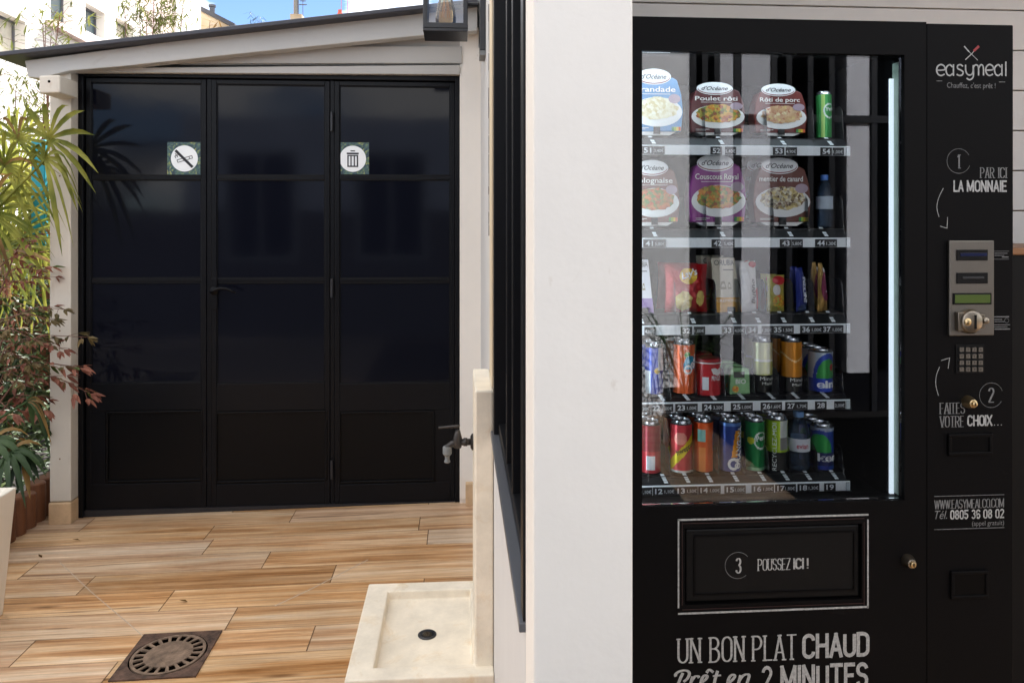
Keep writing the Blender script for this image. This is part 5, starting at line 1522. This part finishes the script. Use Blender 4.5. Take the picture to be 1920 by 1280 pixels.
# ---- products
PR = 'products on the machine shelves'
YFc = YIT
def wrap(r, n_turn=1.0):
    return lambda u, v: (r * sin(u / r), -r * cos(u / r), v)
def can(label, px0, px1, pyt, pyb, paint, texts=(), behind=None, row=1, rim='alu', fat=False, dy=0.0):
    xm = (px0 + px1) / 2
    zb = SHELF[row][0]
    c = onY(xm, 500, YIT + dy)
    r = (onY(px1, 500, YIT).x - onY(px0, 500, YIT).x) / 2
    h = onY(xm, pyt, YIT).z - onY(xm, pyb, YIT).z
    t = thing('drink_can', label, 'can', (0, 0, 0), 'drink cans on the machine shelves')
    n, ny = 80, 44
    cols = []
    def mi(hc):
        if hc not in cols: cols.append(hc)
        return cols.index(hc)
    b = MB(); hb, ht = 0.035 * h, 0.93 * h
    for j in range(ny):
        z0, z1 = hb + (ht - hb) * j / ny, hb + (ht - hb) * (j + 1) / ny
        for i in range(n):
            a0, a1 = 2 * pi * i / n - pi, 2 * pi * (i + 1) / n - pi
            col = paint(math.degrees((a0 + a1) / 2), (j + 0.5) / ny)
            b.add([(r * sin(a0), -r * cos(a0), z0), (r * sin(a1), -r * cos(a1), z0), (r * sin(a1), -r * cos(a1), z1), (r * sin(a0), -r * cos(a0), z1)], [(0, 1, 2, 3)], mi(col))
    bo_ = b.build('can_body', [ink(q, 0.3, 0.35) for q in cols], t)
    bmx = bmesh.new(); bmx.from_mesh(bo_.data); bmesh.ops.remove_doubles(bmx, verts=bmx.verts, dist=1e-5); bmx.to_mesh(bo_.data); bmx.free()
    for p in bo_.data.polygons: p.use_smooth = True
    MB().lathe([(0.004, ht + 0.004), (r * 0.74, ht + 0.004), (r * 0.78, h), (r * 0.84, h), (r * 0.85, h - 0.002), (r * 0.9, ht + 0.003), (r, ht)], (0, 0, 0), 32).build('lid', M[rim], t, smooth=50)
    MB().lathe([(r, hb), (r * 0.82, 0), (r * 0.76, 0), (r * 0.7, 0.004), (0.003, 0.006)], (0, 0, 0), 32).build('can_base', M['alu'], t, smooth=50)
    MB().lathe([(r * 0.18, 0), (r * 0.18, 0.001)], (0, -r * 0.25, ht + 0.0045), 12).build('pull_tab', M['alu'], t)
    lt_ = {}
    for (s, u, v, hh, wd_, colr, rot, wt) in texts:
        mb_ = lt_.setdefault(colr, MB())
        rr = r + 0.0007
        cr_, sr_ = cos(radians(rot)), sin(radians(rot))
        def mp(a, b_, u=u, v=v):
            uu, vv_ = u * r + a * cr_ - b_ * sr_, v * h + a * sr_ + b_ * cr_
            return (rr * sin(uu / rr), -rr * cos(uu / rr), vv_)
        put(mb_, s, mp, 0, 0, hh * h, wd_ * h if wd_ else None, 0, wt)
    for colr, mb_ in lt_.items():
        mb_.build('print_lettering', ink(colr), t)
    t.location = (c.x, YIT + dy, zb); 
    if behind:
        for k, lb in enumerate(behind):
            o = t.copy(); COL.objects.link(o); o['label'] = lb; o.location = (c.x, YIT + dy + (2 * r + 0.006) * (k + 1), zb)
            for chd in t.children:
                q = chd.copy(); COL.objects.link(q); q.parent = o
    return t
ell = lambda a, v, a0, v0, ra, rv: ((a - a0) / ra) ** 2 + ((v - v0) / rv) ** 2 < 1

# row 1, cans left to right
can('dark cherry red can with a white label patch, leftmost on the bottom shelf', 1200, 1238, 788, 886, lambda a, v: 'f2eeee' if abs(a + 12) < 26 and 0.06 < v < 0.36 else ('8c1128' if v > 0.45 else 'c8323c'), [], ['second cherry red can queued behind the leftmost one on the bottom shelf'])
can('pink red can with a diagonal yellow band on the bottom shelf', 1257, 1297, 786, 884, lambda a, v: 'ead21e' if abs((v - 0.47) - a * 0.0042) < 0.115 else ('e8e4de' if v < 0.05 else ('f09a8c' if ell(a, v, -20, 0.72, 34, 0.13) else 'd8424a')), [('hweppes', -0.62, 0.36, 0.10, 0.42, '26241c', 28, 0.02)], ['second pink red can queued behind the yellow banded one'])
can('plain orange can with a small teal panel on the bottom shelf', 1301, 1336, 785, 886, lambda a, v: '7fc4bc' if abs(a + 30) < 26 and 0.62 < v < 0.86 else ('3f8fd0' if a > 55 and 0.4 < v < 0.75 else ('f2883c' if abs(a + 25) < 22 and v < 0.5 else 'e8560e')), [], ['second orange can queued behind the teal panelled one'])
can('dark blue can lettered in white with an orange splash on the bottom shelf', 1349, 1388, 786, 886, lambda a, v: 'f0a21a' if abs(a - 12 - (v - 0.5) * 40) < 16 and 0.3 < v < 0.85 else ('5d86c8' if v > 0.94 else '1f3c86'), [('ORANGINA', 0.72, 0.08, 0.13, 0.78, 'f2f4f4', 84, 0.03), ('O', 0.42, 0.05, 0.2, None, 'f2f4f4', 84, 0.04)], ['second dark blue can queued behind the orange splashed one'])
can('green can with a round pale emblem on the bottom shelf', 1396, 1432, 786, 886, lambda a, v: 'd7de2c' if ell(a, v, -42, 0.62, 22, 0.07) else ('dfe9e2' if 0.72 < ((a - 22) / 44) ** 2 + ((v - 0.62) / 0.18) ** 2 < 1.05 else ('8ccf9c' if v < 0.06 else '1f8a4a')), [('Perrier', -0.15, 0.58, 0.10, 0.36, 'f2f6f2', 8, 0.02)], ['second green can queued behind the one with the round emblem'])
can('lime green and black can with vertical white lettering on the bottom shelf', 1437, 1475, 784, 886, lambda a, v: '2a2a28' if v < 0.36 else ('dfe3da' if abs(a - 25) < 28 and v > 0.66 else ('8f8f8a' if abs(a - 25) < 28 and v > 0.42 else 'a9cc2a')), [('RECYCLEZ-MOI', -0.42, 0.03, 0.075, 0.86, 'f0f2ea', 90, 0.0)], ['second lime and black can queued behind the lettered one'])
can('blue and green beer can lettered ken on the bottom shelf', 1521, 1561, 798, 884, lambda a, v: '18245e' if v < 0.42 and v > 0.1 else ('2d3f9a' if 0.75 < ((a + 40) / 78) ** 2 + ((v - 0.45) / 0.46) ** 2 < 1.15 else ('2f9f4c' if ell(a, v, -40, 0.45, 66, 0.40) and v > 0.42 else 'a8b4c8' if v > 0.9 else '2c4fa8')), [('ken', -0.85, 0.22, 0.16, 0.48, 'f4f6f8', 0, 0.03)], ['second blue and green beer can queued behind the one lettered ken'])
# row 2
can('slim blue and silver energy drink can on the second shelf from the bottom', 1209, 1243, 645, 740, lambda a, v: 'd8dce0' if (a > 12 and v > 0.5) or (a < -34 and v < 0.5) else ('d6b03c' if ell(a, v, 8, 0.5, 20, 0.06) else '2c48b0'), [], ['second blue and silver can queued behind the energy drink can'], 2)
can('peach orange can with a blue and green emblem on the second shelf', 1262, 1302, 640, 740, lambda a, v: '2f9fc4' if ell(a, v, 22, 0.58, 40, 0.2) and v > 0.5 else ('58b04a' if ell(a, v, 4, 0.8, 16, 0.06) else 'ee6a36'), [('Oasis', 0.1, 0.36, 0.16, 0.5, 'f4f4f2', 48, 0.03)], ['second peach orange can queued behind the emblem one'], 2)
can('olive and black juice can on the second shelf', 1411, 1447, 632, 734, lambda a, v: '17170f' if v < 0.33 else ('e8e8d8' if 0.62 < v < 0.66 and abs(a) < 70 else ('d8d8a8' if v > 0.66 else 'b4b860')), [('Minute', -0.6, 0.25, 0.065, 0.34, 'f0f0e8', 0, 0.0), ('Maid', -0.4, 0.17, 0.05, 0.2, 'f0f0e8', 0, 0.0)], ['second olive and black can queued behind the juice can'], 2)
can('amber orange and black juice can on the second shelf', 1464, 1502, 632, 734, lambda a, v: '17150f' if v < 0.30 else ('f0c890' if abs(v - (0.70 - 0.08 * cos(radians(a) * 2))) < 0.02 else 'd98a1e'), [('Minute', -0.5, 0.22, 0.065, 0.34, 'f0f0e8', 0, 0.0), ('Maid', -0.3, 0.14, 0.05, 0.2, 'f0f0e8', 0, 0.0)], ['second amber and black can queued behind the juice can'], 2)
can('blue beer can with a red star lettered eine on the second shelf', 1517, 1559, 650, 731, lambda a, v: '1f3fae' if v < 0.34 else ('cc2a30' if ell(a, v, 34, 0.62, 11, 0.09) else ('2b46a8' if 0.62 < ((a - 14) / 74) ** 2 + ((v - 0.36) / 0.6) ** 2 < 1.05 else ('3a9a48' if ell(a, v, 14, 0.36, 58, 0.48) else 'b9c6d2'))), [('eine', -0.75, 0.13, 0.17, 0.62, 'f4f6f8', 0, 0.04)], ['second blue beer can queued behind the red star one'], 2)
# row 5 tall green can
can('slim green can alone at the end of the top shelf', 1531, 1558, 173, 262, lambda a, v: 'dfe9e2' if 0.7 < ((a - 22) / 50) ** 2 + ((v - 0.62) / 0.17) ** 2 < 1.1 else ('b9e07c' if abs(a + 30) < 14 else '3f9a50'), [('Perrier', -0.1, 0.58, 0.08, 0.3, 'f2f6f2', 8, 0.02)], None, 5)

# crisp tub
zb = SHELF[2][0]
c = onY(1327, 500, YIT); r = (onY(1351, 500, YIT).x - onY(1303, 500, YIT).x) / 2
t = thing('crisp_tub', 'short red crisp tub with a white barcode patch on the second shelf', 'tub', (0, 0, 0))
h = onY(1327, 672, YIT).z - onY(1327, 738, YIT).z
MB().lathe([(r * 0.96, 0), (r * 0.96, h * 0.92)], (0, 0, 0), 40).build('tub_body', ink('c01822', 0.35), t, smooth=40)
MB().lathe([(r * 1.0, h * 0.9), (r * 1.02, h * 0.91), (r * 1.02, h), (r * 0.96, h + 0.001), (0.003, h + 0.001)], (0, 0, 0), 40).build('lid', ink('a2222a', 0.3), t, smooth=40)
MB().lathe([(r * 1.03, h * 0.885), (r * 1.03, h * 0.915)], (0, 0, 0), 40, caps=False).build('lid_rim', ink('e8e2e0', 0.3), t, smooth=40)
wm = lambda rr: (lambda u, v, z=0: ((rr + z) * sin(u / rr), -(rr + z) * cos(u / rr), v))
b = MB(); stroke(b, [(-r * 0.72 + i * r * 0.08, h * 0.33) for i in range(7)], lambda q: h * 0.36, wm(r * 0.975)); b.build('barcode_patch', ink('e6e6e6'), t)
b = MB(); put(b, 'PRINGLES', wm(r * 0.98), -r * 0.02, h * 0.42, h * 0.13, r * 0.85, 0, 0.02); b.build('print_lettering', ink('f0eeee'), t)
b = MB(); stroke(b, [(r * (0.02 + 0.1 * i), h * (0.66 + 0.02 * sin(i))) for i in range(9)], lambda q: h * 0.17, wm(r * 0.975)); b.build('white_emblem', ink('f0ece8'), t)
t.location = (c.x, YIT, zb)
o = t.copy(); COL.objects.link(o); o['label'] = 'second red crisp tub queued behind the one with the barcode'; o.location = (c.x, YIT + 2.2 * r, zb)
for chd in t.children:
    q = chd.copy(); COL.objects.link(q); q.parent = o

# mint boxes
for k in range(3):
    c = onY(1382, 500, YIT); wd_ = onY(1401, 500, YIT).x - onY(1363, 500, YIT).x; h = onY(1382, 691, YIT).z - onY(1382, 740, YIT).z
    t = thing('sweet_box', ['pale green sweet box at the front of its queue on the second shelf', 'second pale green sweet box queued behind the front one', 'third pale green sweet box at the back of the queue'][k], 'box', (0, 0, 0))
    b = MB(); b.prism([(-wd_ / 2, 0, 0), (wd_ / 2, 0, 0), (wd_ * 0.46, 0, h * 0.94), (wd_ * 0.3, 0, h), (-wd_ * 0.36, 0, h), (-wd_ * 0.46, 0, h * 0.9)], (0, 0.02, 0))
    b.build('carton', P('sweet_carton', S(150, 205, 140), 0.4, var=(50, 0.3)), t, bevel=0.002)
    b = MB(); b.quad((-wd_ * 0.3, -0.001, h * 0.62), (wd_ * 0.22, -0.001, h * 0.62), (wd_ * 0.22, -0.001, h * 0.85), (-wd_ * 0.3, -0.001, h * 0.85)); b.build('dark_badge', ink('3c4038'), t)
    b = MB(); put(b, 'BIO', flat(-0.0015), -wd_ * 0.22, h * 0.40, h * 0.17, wd_ * 0.5, 0, 0.03); b.build('print_lettering', ink('f2f6ea'), t)
    b = MB(); b.lathe([(wd_ * 0.16, 0), (wd_ * 0.16, -0.001)], (-wd_ * 0.22, -0.0005, h * 0.2), 16, 0, 'y'); b.build('fruit_picture', foodmat('fruit', ['e0552c', 'f0c23a', '6cb040'], 120), t)
    t.location = (c.x, YIT - 0.02 + 0.045 * k, zb)

# meal cartons -----------------------------------------------------
def meal(label, px0, px1, pyt, pyb, row, base_c, title, sub_, foods, tcol='f4f0ea', logo=True, dy=0, plate='f0efec', behind=None, skew=0):
    zb = SHELF[row][0]
    c = onY((px0 + px1) / 2, 400, YIT + dy)
    W2 = (onY(px1, 400, YIT + dy).x - onY(px0, 400, YIT + dy).x) / 2
    h = onY(px0, pyt, YIT + dy).z - onY(px0, pyb, YIT + dy).z
    t = thing('meal_carton', label, 'ready meal', (0, 0, 0), 'ready meals on the machine shelves')
    body = [(-0.92, 0.02), (0.92, 0.02), (1.0, 0.34), (0.94, 0.62), (0.78, 0.86), (0.62, 0.90), (-0.62, 0.90), (-0.78, 0.86), (-0.94, 0.62), (-1.0, 0.34)]
    b = MB(); b.prism([(x * W2, 0, z * h) for x, z in body], (0, 0.045, 0)); b.build('sleeve', base_c if not isinstance(base_c, str) else P('sleeve_' + base_c, hx(base_c), 0.35, var=(14, 0.18)), t, bevel=0.003)
    b = MB(); b.prism([(x * W2 * 0.86, 0.002, z * h) for x, z in ((-0.9, 0.03), (-0.6, -0.035), (0.6, -0.035), (0.9, 0.03))], (0, 0.04, 0)); b.build('tray', ink('eceae6'), t)
    def disc(name, x, z, rx, rz, mat, lift, n=30):
        v = [(x * W2 + rx * W2 * cos(2 * pi * i / n), -lift, z * h + rz * h * sin(2 * pi * i / n)) for i in range(n)]
        m2 = MB(); m2.prism(v, (0, 0.0005, 0)); return m2.build(name, mat, t)
    disc('plate_picture', 0.02, 0.34, 0.94, 0.24, ink(plate), 0.0008)
    # heaped food: an uneven outline
    v = []
    for i in range(36):
        a = 2 * pi * i / 36; rr_ = 0.93 + random.uniform(-0.07, 0.07)
        v.append((0.02 * W2 + 0.82 * W2 * cos(a) * rr_, -0.0016, (0.385 + (0.215 if sin(a) > 0 else 0.18) * sin(a) * rr_) * h))
    m2 = MB(); m2.prism(v, (0, 0.0005, 0)); m2.build('food_picture', foodmat('food_' + title[:6].strip().lower(), foods, 75), t)
    if logo:
        disc('emblem', -0.10, 0.91, 0.64, 0.13, ink('eef0f0'), 0.0010)
        disc('emblem_rim', -0.10, 0.90, 0.60, 0.105, ink('8a3038'), 0.0014); disc('emblem_field', -0.10, 0.913, 0.59, 0.103, ink('f2f2f2'), 0.0018)
        m2 = MB(); put(m2, "d'Océane", flat(-0.0026), -0.58 * W2, 0.875 * h, 0.075 * h, 0.94 * W2, 0, 0.012, 0.35); m2.build('emblem_lettering', ink('22202a'), t)
    m2 = MB(); put(m2, title, flat(-0.0024), -0.80 * W2, 0.665 * h, 0.085 * h, 1.5 * W2, 0, 0.012)
    if sub_: m2.box(-0.6 * W2, 0.5 * W2, -0.0026, -0.0024, 0.625 * h, 0.632 * h)
    m2.build('title_lettering', ink(tcol), t)
    disc('round_badge', 0.66, 0.555, 0.22, 0.075, ink('b09aa8' if row == 5 or True else 'ffffff'), 0.0022)
    m2 = MB(); m2.box(-0.78 * W2, -0.3 * W2, -0.0026, -0.0024, 0.075 * h, 0.085 * h); m2.box(-0.78 * W2, -0.42 * W2, -0.0026, -0.0024, 0.055 * h, 0.062 * h); m2.build('small_print', ink('e6e2dc'), t)
    m2 = MB()
    for k, cc in enumerate(range(4)):
        m2.quad((W2 * (0.56 + 0.085 * k), -0.0022, 0.035 * h), (W2 * (0.64 + 0.085 * k), -0.0022, 0.035 * h), (W2 * (0.64 + 0.085 * k), -0.0022, 0.10 * h), (W2 * (0.56 + 0.085 * k), -0.0022, 0.10 * h), k)
    m2.build('score_badge', [ink('2f8a4a'), ink('a9c23a'), ink('ecc23a'), ink('d9662c')], t)
    m2 = MB(); m2.box(-0.12 * W2, 0.12 * W2, -0.004, -0.0022, -0.02 * h, 0.10 * h); m2.build('lid_tab', M['tag_black'], t)
    t.location = (c.x, YIT - 0.015 + dy, zb + 0.012)
    if behind:
        o = t.copy(); COL.objects.link(o); o['label'] = behind; o.location = (c.x - 0.012, YIT + 0.05 + dy, zb + 0.018)
        for chd in t.children:
            q = chd.copy(); COL.objects.link(q); q.parent = o
    return t
random.seed(2)
meal('pale blue meal carton picturing creamy mash, first on the top shelf', 1178, 1278, 144, 259, 5, '4f93c8', 'Brandade', 'parmentiere', ['e8d9b0', 'f2ead0', 'd8c48a', 'f6f0dc'])
meal('dark maroon roast chicken meal carton on the top shelf', 1289, 1394, 167, 259, 5, '5a1a1c', 'Poulet rôti', 'et ses legumes', ['7a3014', 'c4661c', 'e0b040', '6a8a2c', '8c3a18'])
meal('red brown roast pork meal carton on the top shelf', 1410, 1509, 169, 259, 5, '6e2018', 'Rôti de porc', 'puree', ['e4d08a', 'c89a6a', 'd8b48a', 'b86a4a', 'ece0b0'])
meal('grey brown pasta meal carton, first on the second shelf from the top', 1176, 1272, 314, 428, 4, '7a4a40', 'Bolognaise', 'pates', ['b0502c', 'd08048', '6a8a4c', 'c8603a'])
meal('bright purple couscous meal carton on the second shelf from the top', 1289, 1396, 304, 428, 4, '8e2c84', 'Couscous Royal', 'poulet merguez legumes', ['8c3a14', 'c8661c', 'd8a038', '5a8a2c', '9c4a1c'])
meal('brown duck and mash meal carton on the second shelf from the top', 1408, 1516, 310, 428, 4, '6a2c1c', 'mentier de canard', None, ['eee0b0', 'd8c078', '4a2414', 'f2e8c8', '6a3a1c'], behind='second brown duck meal carton peeking out behind the front one')

# water bottles
def bottle(label, px0, px1, pyt, pyb, row, capc, labc, text, lv0, lv1):
    zb = SHELF[row][0]; xm = (px0 + px1) / 2
    c = onY(xm, 400, YIT); r = (onY(px1, 400, YIT).x - onY(px0, 400, YIT).x) / 2; h = onY(xm, pyt, YIT).z - onY(xm, pyb, YIT).z
    t = thing('water_bottle', label, 'bottle', (0, 0, 0), 'water bottles on the machine shelves')
    pr = [(r * 0.6, 0), (r * 0.95, 0.02 * h), (r, 0.06 * h), (r * 0.94, 0.15 * h), (r, 0.2 * h), (r * 0.94, 0.27 * h), (r, 0.33 * h), (r, 0.62 * h), (r * 0.9, 0.72 * h), (r * 0.6, 0.84 * h), (r * 0.36, 0.9 * h), (r * 0.36, 0.93 * h)]
    MB().lathe(pr, (0, 0, 0), 28).build('bottle_body', M['bottle'], t, smooth=True)
    MB().lathe([(r * 0.46, 0.905 * h), (r * 0.46, h), (r * 0.42, h * 1.005), (0.002, h * 1.005)], (0, 0, 0), 20).build('cap', ink(capc), t, smooth=40)
    MB().lathe([(r * 1.012, lv0 * h), (r * 1.012, lv1 * h)], (0, 0, 0), 28, caps=False).build('paper_label', ink(labc), t, smooth=True)
    b = MB(); rr = r * 1.03
    if text: put(b, text, lambda u, v: (rr * sin(u / rr), -rr * cos(u / rr), v), -r * 0.6, (lv0 + 0.06) * h, (lv1 - lv0) * 0.4 * h, r * 1.1, 0, 0.02); b.build('print_lettering', ink('b03848'), t)
    t.location = (c.x, YIT, zb)
bottle('water bottle with a blue cap at the end of the second highest shelf', 1531, 1560, 333, 432, 4, '5a8ad8', 'b9c4d0', '', 0.36, 0.60)
bottle('clear water bottle with a pale blue cap between cans on the bottom shelf', 1477, 1517, 778, 886, 1, '6a9ad0', 'd9dde4', 'evian', 0.34, 0.56)

# pouches and bars -------------------------------------------------
def pouch(name, label, cat, px0, px1, pyt, pyb, row, mat, extra, rot=0, thick=0.03, crimp=True, dy=0, taper=1.0, tilt=0):
    zb = SHELF[row][0]; xm = (px0 + px1) / 2
    c = onY(xm, 500, YIT + dy); W2 = (onY(px1, 500, YIT).x - onY(px0, 500, YIT).x) / 2 / max(0.35, cos(radians(rot))); h = onY(xm, pyt, YIT).z - onY(xm, pyb, YIT).z
    t = thing(name, label, cat, (0, 0, 0))
    nx, nz = 14, 20
    b = MB()
    def surf(u, v, side):
        e = (1 - abs(u) ** 3) * (1 - abs(2 * v - 1) ** 4)
        wv = W2 * (1 - 0.06 * sin(pi * v)) * (taper + (1 - taper) * (1 - v))
        x = u * wv + (0.0015 * (1 if int(v * 40) % 2 else -1) if abs(u) > 0.98 else 0)
        return (x, side * thick / 2 * max(e, 0.02) * (1 + 0.12 * sin(9 * u + 14 * v)), v * h)
    for side in (-1, 1):
        k = len(b.v)
        for i in range(nx + 1):
            for j in range(nz + 1):
                b.v.append(surf(-1 + 2 * i / nx, j / nz, side))
        for i in range(nx):
            for j in range(nz):
                a = k + i * (nz + 1) + j
                b.f.append((a, a + nz + 1, a + nz + 2, a + 1) if side < 0 else (a, a + 1, a + nz + 2, a + nz + 1)); b.m.append(0)
    b.build('wrapper', mat, t, smooth=True)
    def on(u, v, lift=0.0012):
        p = surf(max(-1, min(1, u)), max(0, min(1, v)), -1); return (p[0], p[1] - lift, p[2])
    extra(t, on, W2, h)
    t.location = (c.x, YIT + dy, zb)
    t.rotation_euler = (0, radians(tilt), radians(rot))
    o = t.copy(); COL.objects.link(o); o['label'] = 'second ' + label.split(' with ')[0].split(' beside ')[0].split(' standing')[0].split(',')[0].split(' on the')[0] + ' queued behind the front one'
    o.location = (c.x - 0.004, YIT + dy + thick + 0.022, zb); o.rotation_euler = (0, radians(tilt * 0.4 + 2), radians(rot + 5))
    for chd in t.children:
        q = chd.copy(); COL.objects.link(q); q.parent = o
    return t
def blob(t, name, on, u0, v0, ru, rv, mat, lift=0.0012, n=24, jit=0.0):
    lift = 0.003
    b = MB(); vs = [on(u0, v0, lift + 0.002)] + [on(u0 + ru * cos(2 * pi * i / n) * (1 + random.uniform(-jit, jit)), v0 + rv * sin(2 * pi * i / n) * (1 + random.uniform(-jit, jit)), lift) for i in range(n)]
    b.add(vs, [(0, 1 + (i + 1) % n, 1 + i) for i in range(n)]); return b.build(name, mat, t)
def word(t, on, s, u0, v0, hv, wu, colr, wt=0.02, lift=0.0055, rot=0, shear=0, name='print_lettering'):
    b = MB(); cr_, sr_ = cos(radians(rot)), sin(radians(rot))
    v, f, x = glyphs(s, wt, shear)
    sx, sy = wu / x, hv / CAP
    if rot == 90:
        b.add([on(u0 - b_ * sy, v0 + a * sx, lift) for a, b_ in v], f)
    else:
        b.add([on(u0 + a * sx, v0 + b_ * sy + a * sx * sr_, lift) for a, b_ in v], f)
    b.build(name, ink(colr), t)
def ex_chips(t, on, W, h):
    blob(t, 'yellow_sun', on, -0.05, 0.76, 0.42, 0.16, ink('e8b82c')); 
    word(t, on, "Lay's", -0.38, 0.70, 0.13, 0.75, 'f6f2ea', 0.03, rot=8)
    blob(t, 'crisp_picture', on, -0.25, 0.25, 0.4, 0.2, foodmat('crisps', ['dcb850', 'ecd27a', 'e2c25e', 'f0dc90'], 160), jit=0.12)
    blob(t, 'crisp_picture', on, 0.55, 0.30, 0.24, 0.15, foodmat('crisps_b', ['dcb850', 'ecd27a', 'e2c25e', 'f0dc90'], 160), jit=0.12)
pouch('crisp_bag', 'red crisp bag with a yellow disc on the middle shelf', 'crisp bag', 1247, 1327, 498, 588, 3, P('red_foil', S(178, 22, 30), 0.28, metal=0.2, bump=(70, 1.0)), ex_chips, 0, 0.05)
def ex_bueno(t, on, W, h):
    word(t, on, 'Bueno', 0.25, 0.16, 0.5, 0.5, '2a1a1c', 0.02, rot=90, shear=0.25)
    blob(t, 'red_corner', on, 0.4, 0.94, 0.5, 0.06, ink('c01c28')); blob(t, 'red_corner', on, 0.72, 0.25, 0.25, 0.22, ink('c01c28'))
pouch('chocolate_bar', 'white and red wrapped wafer bar beside the cream carton', 'chocolate bar', 1389, 1424, 494, 588, 3, P('white_foil', S(226, 222, 220), 0.35, bump=(70, 1.0)), ex_bueno, 18, 0.022, tilt=-4)
def ex_gummy(t, on, W, h):
    blob(t, 'red_band', on, 0.1, 0.86, 0.75, 0.12, ink('c8202c')); blob(t, 'face_patch', on, -0.2, 0.6, 0.45, 0.15, ink('e8e2dc')); blob(t, 'sweet_picture', on, 0.1, 0.28, 0.7, 0.2, foodmat('gummies', ['3f9a4c', 'e8c23a', 'd85a2c', 'a8c84a'], 110), jit=0.1)
pouch('sweet_bag', 'small red and yellow sweet bag on the middle shelf', 'sweet bag', 1438, 1472, 520, 588, 3, P('yellow_foil', S(190, 180, 84), 0.3, var=(30, 0.3), bump=(70, 1.0)), ex_gummy, 8, 0.02)
def ex_blue(t, on, W, h):
    word(t, on, 'SNICKERS', 0.35, 0.2, 0.62, 0.6, 'e8ecf4', 0.03, rot=90, shear=0.2)
    blob(t, 'dark_end', on, 0.0, 0.08, 0.9, 0.09, ink('2c3c5c'))
pouch('chocolate_bar', 'dark blue wrapped chocolate bar standing upright on the middle shelf', 'chocolate bar', 1492, 1516, 506, 588, 3, P('blue_foil', S(34, 48, 130), 0.3, metal=0.2, bump=(70, 1.0)), ex_blue, 14, 0.02, taper=0.6, tilt=-5)
def ex_gold(t, on, W, h):
    blob(t, 'purple_panel', on, 0.1, 0.52, 0.85, 0.30, ink('7a1c44')); blob(t, 'white_stripe', on, 0.1, 0.55, 0.3, 0.05, ink('f0e6e8')); blob(t, 'white_stripe', on, 0.2, 0.42, 0.35, 0.03, ink('f0e6e8'))
    blob(t, 'white_stripe', on, 0.2, 0.86, 0.4, 0.05, ink('e8e0e0'))
pouch('chocolate_bar', 'gold and purple wrapped chocolate bar, last on the middle shelf', 'chocolate bar', 1532, 1554, 498, 588, 3, P('gold_foil', S(190, 150, 84), 0.28, metal=0.5, bump=(70, 1.0)), ex_gold, 14, 0.02, taper=0.35, tilt=-4)
# tall cartons
def carton(label, px0, px1, pyt, row, bodyc, bandc, title, sub_, dy=0, dx=0):
    zb = SHELF[row][0]; xm = (px0 + px1) / 2
    c = onY(xm, 500, YIT); W2 = (onY(px1, 500, YIT).x - onY(px0, 500, YIT).x) / 2; h = onY(xm, pyt, YIT).z - onY(xm, 585, YIT).z
    t = thing('snack_carton', label, 'carton', (0, 0, 0), 'snack cartons on the middle shelf')
    f0 = [(-W2, 0, 0), (W2, 0, 0), (W2 * 0.70, 0.02, h), (-W2 * 1.0, 0.02, h)]
    b = MB(); b.prism(f0, (0, 0.04, 0)); b.build('carton_body', P('carton_' + bodyc, hx(bodyc), 0.5, var=(20, 0.06)), t, bevel=0.0015)
    on = lambda u, v, l=0.0008: ((-W2 if u < 0 else W2) * abs(u) * (1 - (0.30 * v if u > 0 else 0)), 0.02 * v - l, v * h)
    b = MB(); b.quad(on(-1, 0.0), on(1, 0.0), on(1, 0.27), on(-1, 0.27)); b.build('colour_band', ink(bandc), t)
    b = MB(); v, f, x = glyphs(title, 0.0); b.add([on(-0.82 + a / x * 1.64, 0.86 + q * 0.10 / CAP, 0.0016) for a, q in v], f)
    b.quad(on(-0.2, 0.77, 0.0016), on(0.7, 0.77, 0.0016), on(0.7, 0.785, 0.0016), on(-0.2, 0.785, 0.0016))
    b.build('title_lettering', ink('2e2a26'), t)
    b = MB()
    if sub_: v, f, x = glyphs(sub_, 0.0); b.add([on(-0.78 + a / x * 1.5, 0.19 + q * 0.045 / CAP, 0.0016) for a, q in v], f); b.build('band_lettering', ink('f6ead0'), t)
    b = MB(); stroke(b, [(-0.45, 0.44), (-0.35, 0.54), (-0.15, 0.545), (-0.05, 0.44), (-0.45, 0.44)], lambda q: 0.05, lambda u, v, z=0: on(u, v, 0.0014)); stroke(b, [(0.1, 0.44), (0.18, 0.53), (0.3, 0.53), (0.38, 0.44), (0.1, 0.44)], lambda q: 0.04, lambda u, v, z=0: on(u, v, 0.0014)); b.build('line_drawing', ink('a89c80'), t)
    b = MB(); b.box(-W2 * 0.05, W2 * 0.5, -0.006, -0.003, 0, h * 0.10); b.build('stand_clip', M['tag_black'], t)
    t.location = (c.x + dx, YIT - 0.01 + dy, zb)
carton('cream and amber carton lettered ORUBIA at the front of the middle shelf', 1336, 1388, 484, 3, 'dcd2bc', 'd89a1c', 'ORUBIA', 'CREMOSE')
carton('second cream and amber carton tucked behind the ORUBIA one', 1336, 1388, 482, 3, 'd4cab4', 'd89a1c', 'ORUBIA', 'CREMOSE', 0.05, -0.012)
carton('white carton with a lilac foot, first on the middle shelf', 1180, 1224, 486, 3, 'e4e2e6', '9a7ab8', 'ORUBIA', '')
